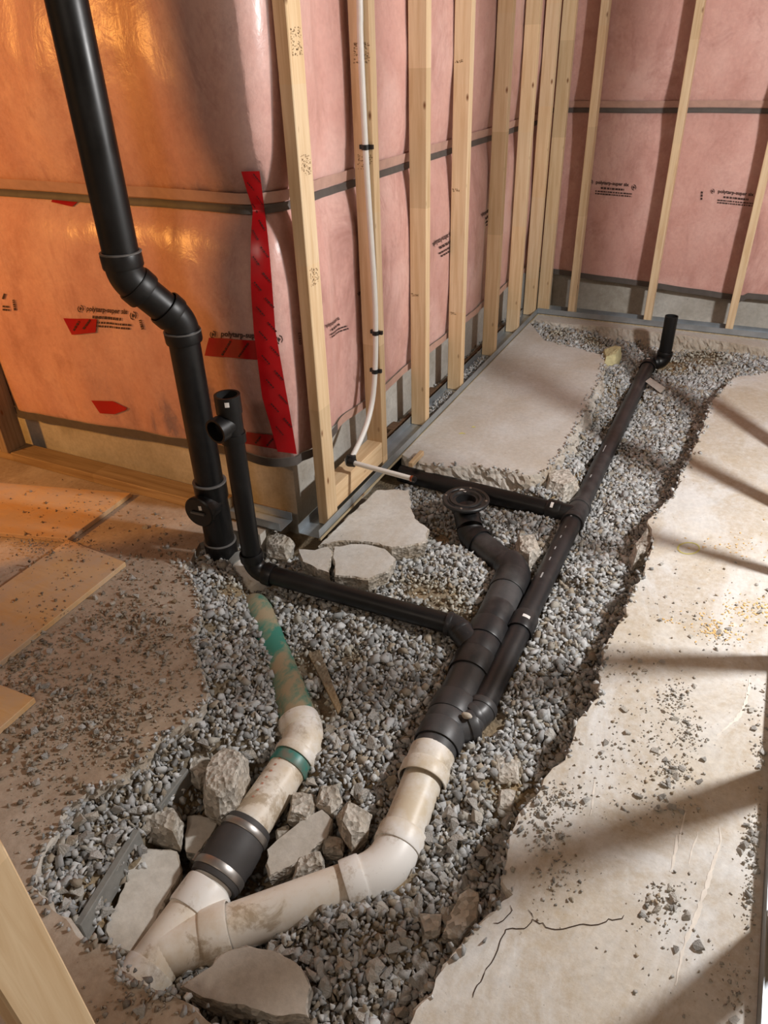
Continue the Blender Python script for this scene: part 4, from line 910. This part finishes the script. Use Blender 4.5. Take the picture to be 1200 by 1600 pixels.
chunk([(280, 1535), (350, 1487), (385, 1480), (430, 1490), (470, 1515), (486, 1545), (482, 1592), (430, 1587), (340, 1562)], -.075, .085, 'chunk_smooth', 'big flat concrete slab piece at the bottom below the white pipe', (.05, .12), seed=11)
chunk([(733, 1388), (748, 1398), (746, 1440), (716, 1466), (690, 1456), (700, 1428), (718, 1396)], -.075, .07, 'chunk_rubble', 'tan concrete fragment lying against the right slab edge', (.3, .1), seed=12)
rock([(300, 1188), (332, 1186), (338, 1208), (312, 1232), (293, 1215)], -.11, 'grey rubble lump behind the brown edged lump', .8, 13)
rock([(500, 1308), (540, 1315), (537, 1338), (505, 1335)], -.15, 'small dark rubble lump under the long smooth piece', .8, 14)
rock([(462, 1345), (505, 1338), (508, 1360), (458, 1378)], -.15, 'rubble lump touching the top of the lower white pipe', .8, 15)
rock([(430, 1300), (455, 1292), (458, 1312), (432, 1322)], -.16, 'small rubble lump between rubber coupling and smooth piece', .8, 16)
rock([(805, 850), (835, 845), (846, 866), (826, 890), (808, 876)], -.085, 'pale mortar lump in the gravel right of the flange leg', .7, 17)
rock([(846, 752), (890, 748), (908, 770), (880, 786), (850, 776)], -.075, 'pale mortar lump beside the tee of the long drain', .8, 18)
rock([(1010, 838), (1026, 850), (1012, 880), (988, 886), (984, 868)], -.065, 'broken lump hanging at the right slab edge', .8, 19)
rock([(414, 838), (440, 842), (462, 856), (448, 872), (416, 866)], -.055, 'dark concrete lump under the short track end', .7, 20)
rock([(655, 1430), (690, 1432), (688, 1462), (660, 1468)], -.10, 'brown clod in the gravel left of the tan fragment', .5, 22)
rock([(770, 1180), (815, 1190), (810, 1225), (775, 1225)], -.095, 'dusty mortar patch in the gravel right of the white pipe', .3, 23)
rock([(780, 1235), (806, 1238), (800, 1270), (776, 1268)], -.095, 'pale mortar clod just below the dusty patch by the right slab', .4, 24)
chunk([(496, 852), (546, 804), (588, 764), (640, 764), (641, 792), (652, 812), (671, 826), (668, 846), (640, 852), (612, 856), (592, 849), (560, 846), (530, 845)], -.006, .085, 'slab_pale', 'broken slab piece behind the crack beside the near corner stud', (0, 0), seed=26)
chunk([(521, 853), (548, 850), (580, 852), (602, 858), (618, 872), (606, 892), (575, 904), (522, 898)], -.012, .085, 'slab_pale', 'broken slab piece in front of the crack, nearest the branch pipe', (0, .03), seed=27)
chunk([(466, 858), (492, 860), (512, 854), (517, 862), (514, 896), (472, 878)], -.008, .075, 'slab_pale', 'small broken slab corner at the end of the metal track', (0, 0), seed=28)
# grey straight board edges in the hole, wooden stake, plastic scraps
def strip(name, a, b, depth, th, mat, label, cat):
    a, b = Vector(a), Vector(b); d = (b-a).normalized(); q = Vector((-d.y, d.x, 0))*th; loc = (a+b)/2; mb = MB()
    mb.add([a-loc, b-loc, b+q-loc, a+q-loc]+[p-Vector((0, 0, depth))-loc for p in (a, b, b+q, a+q)], [[0, 1, 2, 3], [4, 5, 6, 7], [0, 1, 5, 4], [1, 2, 6, 5], [2, 3, 7, 6], [3, 0, 4, 7]])
    o = mb.build(name, mat, None, None, .002); o.location = loc; return tagit(o, label, cat)
strip('grey_board', PZ(286, 1198, -.070), PZ(240, 1258, -.075), .055, .016, 'fibre_board', 'grey board edge holding back gravel behind the rubble lumps', 'board')
strip('grey_board', PZ(208, 1294, -.066), PZ(114, 1444, -.06), .06, .016, 'fibre_board', 'long grey board edge holding back gravel left of the hole', 'board')
o = MB().prism([(PZ(x, y).x-PZ(505, 1070).x, PZ(x, y).y-PZ(505, 1070).y) for x, y in ((480, 1022), (500, 1014), (536, 1112), (530, 1122))], 0, .008).build('wood_stake', 'dirt', None, None, .001)
o.location = Vector((PZ(505, 1070, -.1).x, PZ(505, 1070, -.1).y, -.098)); tagit(o, 'dusty pointed board half buried in the gravel right of the green pipe', 'board')
o = MB().add([PZ(1008, 596, -.06), PZ(1016, 590, -.05), PZ(1040, 606, -.05), PZ(1032, 614, -.06), PZ(1008, 596, -.075), PZ(1032, 614, -.075)], [[0, 1, 2, 3], [0, 3, 5, 4]]).build('plastic_scrap', 'scrap_film'); tagit(o, 'clear folded plastic scrap beside the far end of the long drain', 'scrap')
rock([(938, 556), (958, 548), (972, 556), (962, 572), (942, 576)], -.03, 'yellowish foam lump at the far corner of the concrete island', .6, 31).data.materials[0] = MAT['foam_yellow']
o = MB().box((0, 0, 0), (.018, .11, .02)).build('wood_shim', 'stud_wood_y', None, None, .002); o.location = PZ(638, 730, .0)+Vector((.0, 0, .001)); o.rotation_euler = (0, 0, .0); tagit(o, 'small wood shim at the near end of the concrete island', 'wood shim')

# ------------------------------------------------------------------ gravel: stones shared from a set of hull shapes
TEMPL = []
for k in range(24):
    rr = random.Random(100+k); bm = bmesh.new()
    for i in range(9):
        v = Vector((rr.gauss(0, 1), rr.gauss(0, 1), rr.gauss(0, 1))).normalized()*rr.uniform(.85, 1.1); bm.verts.new((v.x*1.12, v.y*.9, v.z*.70))
    res = bmesh.ops.convex_hull(bm, input=bm.verts); bmesh.ops.delete(bm, geom=list({g for g in res['geom_interior'] if isinstance(g, bmesh.types.BMVert)}), context='VERTS')
    bmesh.ops.triangulate(bm, faces=bm.faces); me = bpy.data.meshes.new('gravel_stone'); bm.to_mesh(me); bm.free(); me.materials.append(MAT['gravel_single'])
    TEMPL.append((np.array([v.co[:] for v in me.vertices]), np.array([p.vertices[:] for p in me.polygons]), me))
def inpoly(P_, poly):
    x, y = P_[:, 0], P_[:, 1]; ins_ = np.zeros(len(P_), bool); n = len(poly); j = n-1
    for i in range(n):
        xi, yi = poly[i]; xj, yj = poly[j]
        c = ((yi > y) != (yj > y)) & (x < (xj-xi)*(y-yi)/(yj-yi+1e-12)+xi); ins_ ^= c; j = i
    return ins_
def rotm(n):
    q = rng.normal(size=(n, 4)); q /= np.linalg.norm(q, axis=1)[:, None]; a, b, c, d = q.T
    return np.stack([np.stack([1-2*(c*c+d*d), 2*(b*c-a*d), 2*(b*d+a*c)], -1), np.stack([2*(b*c+a*d), 1-2*(b*b+d*d), 2*(c*d-a*b)], -1), np.stack([2*(b*d-a*c), 2*(c*d+a*b), 1-2*(b*b+c*c)], -1)], 1)
PAL = np.array([srgb(182, 184, 185), srgb(208, 210, 211), srgb(196, 198, 198), srgb(224, 226, 226), srgb(190, 186, 176), srgb(156, 157, 156), srgb(212, 213, 212), srgb(180, 168, 150)])
def stones_object(name, pos, size, tint, label, cat):
    n = len(pos); Rm = rotm(n); ti = rng.integers(0, len(TEMPL), n); cols = PAL[rng.integers(0, len(PAL), n)]*rng.uniform(.70, 1.02, (n, 1))*tint
    V = []; Fc = []; Cc = []; off = 0
    for k, (tv, tf, _) in enumerate(TEMPL):
        ix = np.where(ti == k)[0]
        if not len(ix): continue
        vv = np.einsum('nij,vj->nvi', Rm[ix], tv)*size[ix][:, None, None]+pos[ix][:, None, :]
        nv = len(tv); V.append(vv.reshape(-1, 3)); Fc.append((tf[None]+(off+np.arange(len(ix))*nv)[:, None, None]).reshape(-1, 3)); Cc.append(np.repeat(cols[ix], nv, 0)); off += nv*len(ix)
    V = np.concatenate(V); Fc = np.concatenate(Fc); Cc = np.concatenate(Cc)
    me = bpy.data.meshes.new(name); me.vertices.add(len(V)); me.vertices.foreach_set('co', V.ravel()); me.loops.add(Fc.size); me.loops.foreach_set('vertex_index', Fc.ravel().astype(np.int32))
    me.polygons.add(len(Fc)); me.polygons.foreach_set('loop_start', np.arange(0, Fc.size, 3, dtype=np.int32)); me.polygons.foreach_set('loop_total', np.full(len(Fc), 3, dtype=np.int32))
    me.update(calc_edges=True); me.validate()
    at = me.color_attributes.new('Col', 'FLOAT_COLOR', 'POINT'); at.data.foreach_set('color', np.concatenate([Cc, np.ones((len(Cc), 1))], 1).ravel())
    me.materials.append(MAT['gravel']); o = link_mesh(name, me); return tagit(o, label, cat, None, 'stuff')
def singles(pos, size, label, cat, group, name='gravel_stone'):
    for p, s_ in zip(pos, size):
        u1, v1, _ = proj(p); lb = min(label, key=lambda q: (q[0]-u1)**2+(q[1]-v1)**2)[2] if isinstance(label, list) else label
        o = link_mesh(name, random.choice(TEMPL)[2]); o.location = p; o.scale = (s_,)*3; o.rotation_euler = (random.uniform(-.5, .5), random.uniform(-.5, .5), random.uniform(0, 6.3)); tagit(o, lb, cat, group)
# scatter over the trench
sp = .0125
X, Y = np.meshgrid(np.arange(-1.72, .42, sp), np.arange(.12, 4.18, sp)); Pt = np.stack([X.ravel(), Y.ravel()], 1)
Pt = np.concatenate([Pt, Pt+sp/2]); Pt += rng.uniform(-.5, .5, Pt.shape)*sp
keep = ~(inpoly(Pt, poly_l) | inpoly(Pt, poly_i)); 
keep &= ~inpoly(Pt+np.array([-.02, 0]), poly_r)
keep &= ~((Pt[:, 0] < -1.10) & (Pt[:, 1] > 1.63)) & ~((Pt[:, 0] < -1.45) & (Pt[:, 1] > 1.55)) & ~((Pt[:, 1] > 1.78) & (Pt[:, 0] < -1.06))
Pt = Pt[keep]
dep = (Pt @ M[2][:2])-M[2][2]*(H+.1); u_ = 600+F*((Pt @ M[0][:2])-M[0][2]*(H+.1))/dep; v_ = 800+F*((Pt @ M[1][:2])-M[1][2]*(H+.1))/dep
vis = (u_ > -90) & (u_ < 1290) & (v_ > 400) & (v_ < 1700); Pt = Pt[vis]; dep = dep[vis]
Z = np.concatenate([terr(a[:, 0], a[:, 1]) for a in np.array_split(Pt, 40)])
size = np.clip(rng.lognormal(math.log(.0090), .36, len(Pt)), .0042, .021)
# sandy patches: few and small stones
dirtc = np.array([[*PZ(a, b)[:2], c] for a, b, c in [(690, 905, .075), (660, 890, .06), (725, 930, .05), (505, 1060, .05), (470, 1000, .045), (690, 790, .05), (1100, 540, .12), (1050, 545, .09), (930, 520, .07), (870, 512, .05), (800, 1200, .05), (360, 905, .04), (545, 985, .03)]])
dd = ((Pt[:, None, 0]-dirtc[None, :, 0])**2+(Pt[:, None, 1]-dirtc[None, :, 1])**2)/dirtc[None, :, 2]**2; dm = np.exp(-dd.min(1))
keep = (rng.random(len(Pt)) > dm*.85) & ((Z > -.19) | (rng.random(len(Pt)) < .35)); Pt, Z, size, dm, dep = Pt[keep], Z[keep], size[keep], dm[keep], dep[keep]; size *= (1-.35*dm)
pos = np.concatenate([Pt, (Z+size*rng.uniform(-.35, .55, len(Pt))+rng.uniform(-.003, .004, len(Pt)))[:, None]], 1)
ok = np.ones(len(pos), bool)
for a, b, r in SEGS:
    A_, B_ = np.array(a), np.array(b); AB = B_-A_; t_ = np.clip(((pos-A_) @ AB)/max(1e-9, AB @ AB), 0, 1); d = np.linalg.norm(pos-(A_+t_[:, None]*AB), axis=1); ok &= d > r+size*.55
pos, size, dm, dep = pos[ok], size[ok], dm[ok], dep[ok]
ne = 1500; ep_ = []
for poly, cnt, sg in ((poly_l, 520, 1), (poly_i, 330, 1), (poly_r, 420, 1)):
    pr = [Vector((*p, 0)) for p in poly]
    for k in range(cnt):
        i = random.randrange(0, len(pr)-9); a = pr[i]; d = (pr[i+1]-a).normalized(); q = a+d*random.uniform(0, .012)
        if (pr[i+1]-a).length > .03: continue
        z_ = random.choice((random.uniform(-.075, -.012), .004)); q = q+Vector((random.gauss(0, .008), random.gauss(0, .008), 0)); ep_.append((q.x, q.y, z_))
ep_ = np.array(ep_); tz_ = terr(ep_[:, 0], ep_[:, 1]); ep_[:, 2] = np.maximum(ep_[:, 2], tz_); es_ = rng.uniform(.004, .010, len(ep_))
pos = np.concatenate([pos, ep_]); size = np.concatenate([size, es_]); dm = np.concatenate([dm, np.zeros(len(ep_))]); dep = np.concatenate([dep, np.full(len(ep_), 3.)])
tint = np.stack([1-.02*dm, 1-.10*dm, 1-.28*dm], 1)
# tan stones in the shady hollows by the pipe and near the hole stay as grey as the rest; single stones: the 240 that show largest
px = size/dep; uu = 600+F*(((pos-[0, 0, H]) @ M[0])/((pos-[0, 0, H]) @ M[2])); vv = 800+F*(((pos-[0, 0, H]) @ M[1])/((pos-[0, 0, H]) @ M[2]))
inside = (uu > 0) & (uu < 1200) & (vv > 0) & (vv < 1600)
order = np.argsort(-(px*inside*(dm < .3))); big = order[:240]; msk = np.ones(len(pos), bool); msk[big] = False
singles(pos[big]+np.array([0, 0, .003]), size[big], [(x, y, 'larger grey crushed stone '+t_) for x, y, t_ in [(150, 1330, 'left of the grey board edges'), (330, 1120, 'in the gravel left of the green pipe'), (520, 1120, 'between the green pipe and the black main drain'), (600, 950, 'beside the thin black branch pipe'), (470, 1250, 'among the rubble between the two white pipes'), (560, 1450, 'just below the lower white pipe'), (540, 1560, 'at the bottom edge beside the big flat slab piece'), (680, 1340, 'right of the white elbow'), (650, 1500, 'below the tan fragment by the right slab'), (770, 1230, 'between the white coupling and the right slab'), (840, 1080, 'right of the black wye joint'), (930, 900, 'right of the long thin drain'), (700, 880, 'around the toilet flange leg'), (900, 620, 'at the far end of the trench')]], 'stone', 'larger stones in the trench gravel')
stones_object('gravel_bed', pos[msk], size[msk], tint[msk], 'grey crushed stone gravel filling the trench around the pipes', 'gravel')
# gravel strip behind the centre track and along the wall foot
n = 900; pos2 = np.stack([rng.uniform(XP+.005, XF-.07, n), rng.uniform(2.45, 4.2, n), rng.uniform(-.004, .008, n)], 1); pos2[:500, 0] = rng.uniform(XF-.058, XF-.01, 500); pos2[:500, 1] = np.where(rng.random(500) < .5, rng.uniform(2.62, 2.93, 500), rng.uniform(3.02, 3.42, 500)); pos2[:500, 2] += .006
stones_object('gravel_strip', pos2, rng.uniform(.004, .010, n), np.ones((n, 3)), 'loose gravel lying in and behind the floor track between the studs', 'gravel')
n = 420; pos3 = np.stack([rng.uniform(.36, .62, n), rng.uniform(.3, 1.6, n), rng.uniform(.001, .005, n)], 1)
stones_object('gravel_strip', pos3, rng.uniform(.003, .010, n), np.ones((n, 3))*.95, 'loose gravel on the slab beyond the track at the lower right edge', 'gravel')
# rubble crumbs on the slabs
def crumbs(clusters, zb, smin, smax, dens=1.0, mean=.0016):
    P_ = []; S_ = []
    for x, y, n_, sx_, sy_ in clusters:
        for k in range(int(n_*dens)):
            p = PZ(x+random.gauss(0, sx_), y+random.gauss(0, sy_), zb); P_.append(p[:]); S_.append(min(smax, smin+random.expovariate(1/mean)))
    return np.array(P_), np.array(S_)
cl = [(250, 985, 260, 45, 22), (210, 960, 150, 30, 30), (60, 1080, 110, 50, 20), (150, 1080, 260, 60, 26), (100, 1130, 260, 60, 22), (190, 1120, 180, 50, 30), (60, 1180, 160, 40, 30), (170, 1170, 130, 30, 20), (30, 1040, 140, 30, 16), (90, 1010, 120, 50, 14), (150, 970, 90, 25, 14), (250, 900, 60, 30, 25), (250, 1060, 120, 40, 30), (100, 1230, 60, 60, 30), (60, 1300, 30, 20, 20), (250, 840, 50, 30, 20), (200, 900, 60, 18, 22), (280, 880, 40, 12, 14), (220, 1560, 60, 40, 20)]
cp, cs_ = crumbs(cl, .002, .0014, .011, 1.6, .0023)
kp = inpoly(cp[:, :2], poly_l) & (cp[:, 1] < 1.62); cp, cs_ = cp[kp], cs_[kp]; cp[:, 2] = cs_*.4
o_ = np.argsort(-cs_); bigc = o_[:70]; m_ = np.ones(len(cp), bool); m_[bigc] = False
tan = np.tile(np.array([[.74, .62, .50]]), (len(cp), 1))
stones_object('concrete_crumbs', cp[m_], cs_[m_], tan[m_], 'fine concrete crumbs and dust scattered over the left slab', 'crumbs')
singles(cp[bigc], cs_[bigc]*1.15, [(x, y, 'tan concrete crumb on the left slab '+t_) for x, y, t_ in [(240, 960, 'near the large plywood corner'), (150, 1090, 'between the plywood and the gravel edge'), (30, 1060, 'between the two lower plywood edges'), (90, 1200, 'below the small plywood corner'), (250, 850, 'beside the foot of the tall stack'), (220, 1560, 'at the bottom under the white wye')]], 'stone', 'larger crumbs on the left slab', 'concrete_crumb')
cl = [(90, 880, 70, 60, 22), (60, 850, 60, 40, 10), (100, 800, 50, 60, 22), (170, 790, 24, 20, 14), (60, 950, 40, 40, 30), (140, 860, 30, 30, 12)]
cp, cs_ = crumbs(cl, zt, .0012, .007, 1.8); cp[:, 2] = zt+cs_*.4; kp = cp[:, 1] < 1.6; cp, cs_ = cp[kp], cs_[kp]
stones_object('plywood_crumbs', cp, cs_, np.tile(np.array([[.62, .48, .36]]), (len(cp), 1)), 'brown crumbs and grit scattered over the plywood sheets', 'crumbs')
cl = [(1055, 1090, 90, 14, 16), (1075, 1150, 110, 14, 24), (1050, 1205, 80, 14, 12), (1035, 1170, 60, 30, 40), (1180, 1310, 120, 10, 30), (1170, 1400, 70, 10, 40), (1190, 1120, 60, 16, 40), (1195, 1180, 60, 12, 14), (1040, 1400, 60, 24, 14), (1030, 1440, 30, 24, 14), (880, 1250, 110, 22, 16), (850, 1300, 90, 22, 20), (835, 1255, 50, 12, 16), (870, 1370, 60, 24, 24), (1030, 1260, 50, 40, 20), (1100, 900, 40, 70, 40), (1060, 960, 50, 50, 20), (1120, 1000, 40, 30, 14), (980, 1040, 50, 30, 30), (950, 1200, 60, 40, 40), (1050, 1520, 20, 60, 30), (1150, 1560, 50, 20, 40), (1180, 960, 20, 20, 20), (1000, 1150, 60, 30, 40)]
cp, cs_ = crumbs(cl, .002, .0013, .0105, 1.5)
kp = inpoly(cp[:, :2], poly_r) & (cp[:, 0] < .255); cp, cs_ = cp[kp], cs_[kp]; cp[:, 2] = cs_*.4
o_ = np.argsort(-cs_); bigc = o_[:90]; m_ = np.ones(len(cp), bool); m_[bigc] = False
stones_object('slab_crumbs', cp[m_], cs_[m_], np.tile(np.array([[1.0, .95, .88]]), (len(cp[m_]), 1)), 'fine stone crumbs scattered over the bright right slab', 'crumbs')
singles(cp[bigc], cs_[bigc]*1.2, [(x, y, 'small grey stone on the right slab '+t_) for x, y, t_ in [(1065, 1130, 'in the pile between the two middle shadows'), (1180, 1340, 'along the metal track at the right edge'), (1035, 1420, 'in the cluster right of the crack'), (870, 1270, 'at the slab edge where the wide shadow ends'), (865, 1380, 'just above the crack'), (1100, 940, 'among the sawdust'), (980, 1040, 'near the thin middle shadow'), (1195, 1120, 'at the right photo edge above the wide shadow'), (1130, 1550, 'in the bottom corner shadow'), (960, 1190, 'between the slab edge and the stone pile')]], 'stone', 'small stones on the right slab')
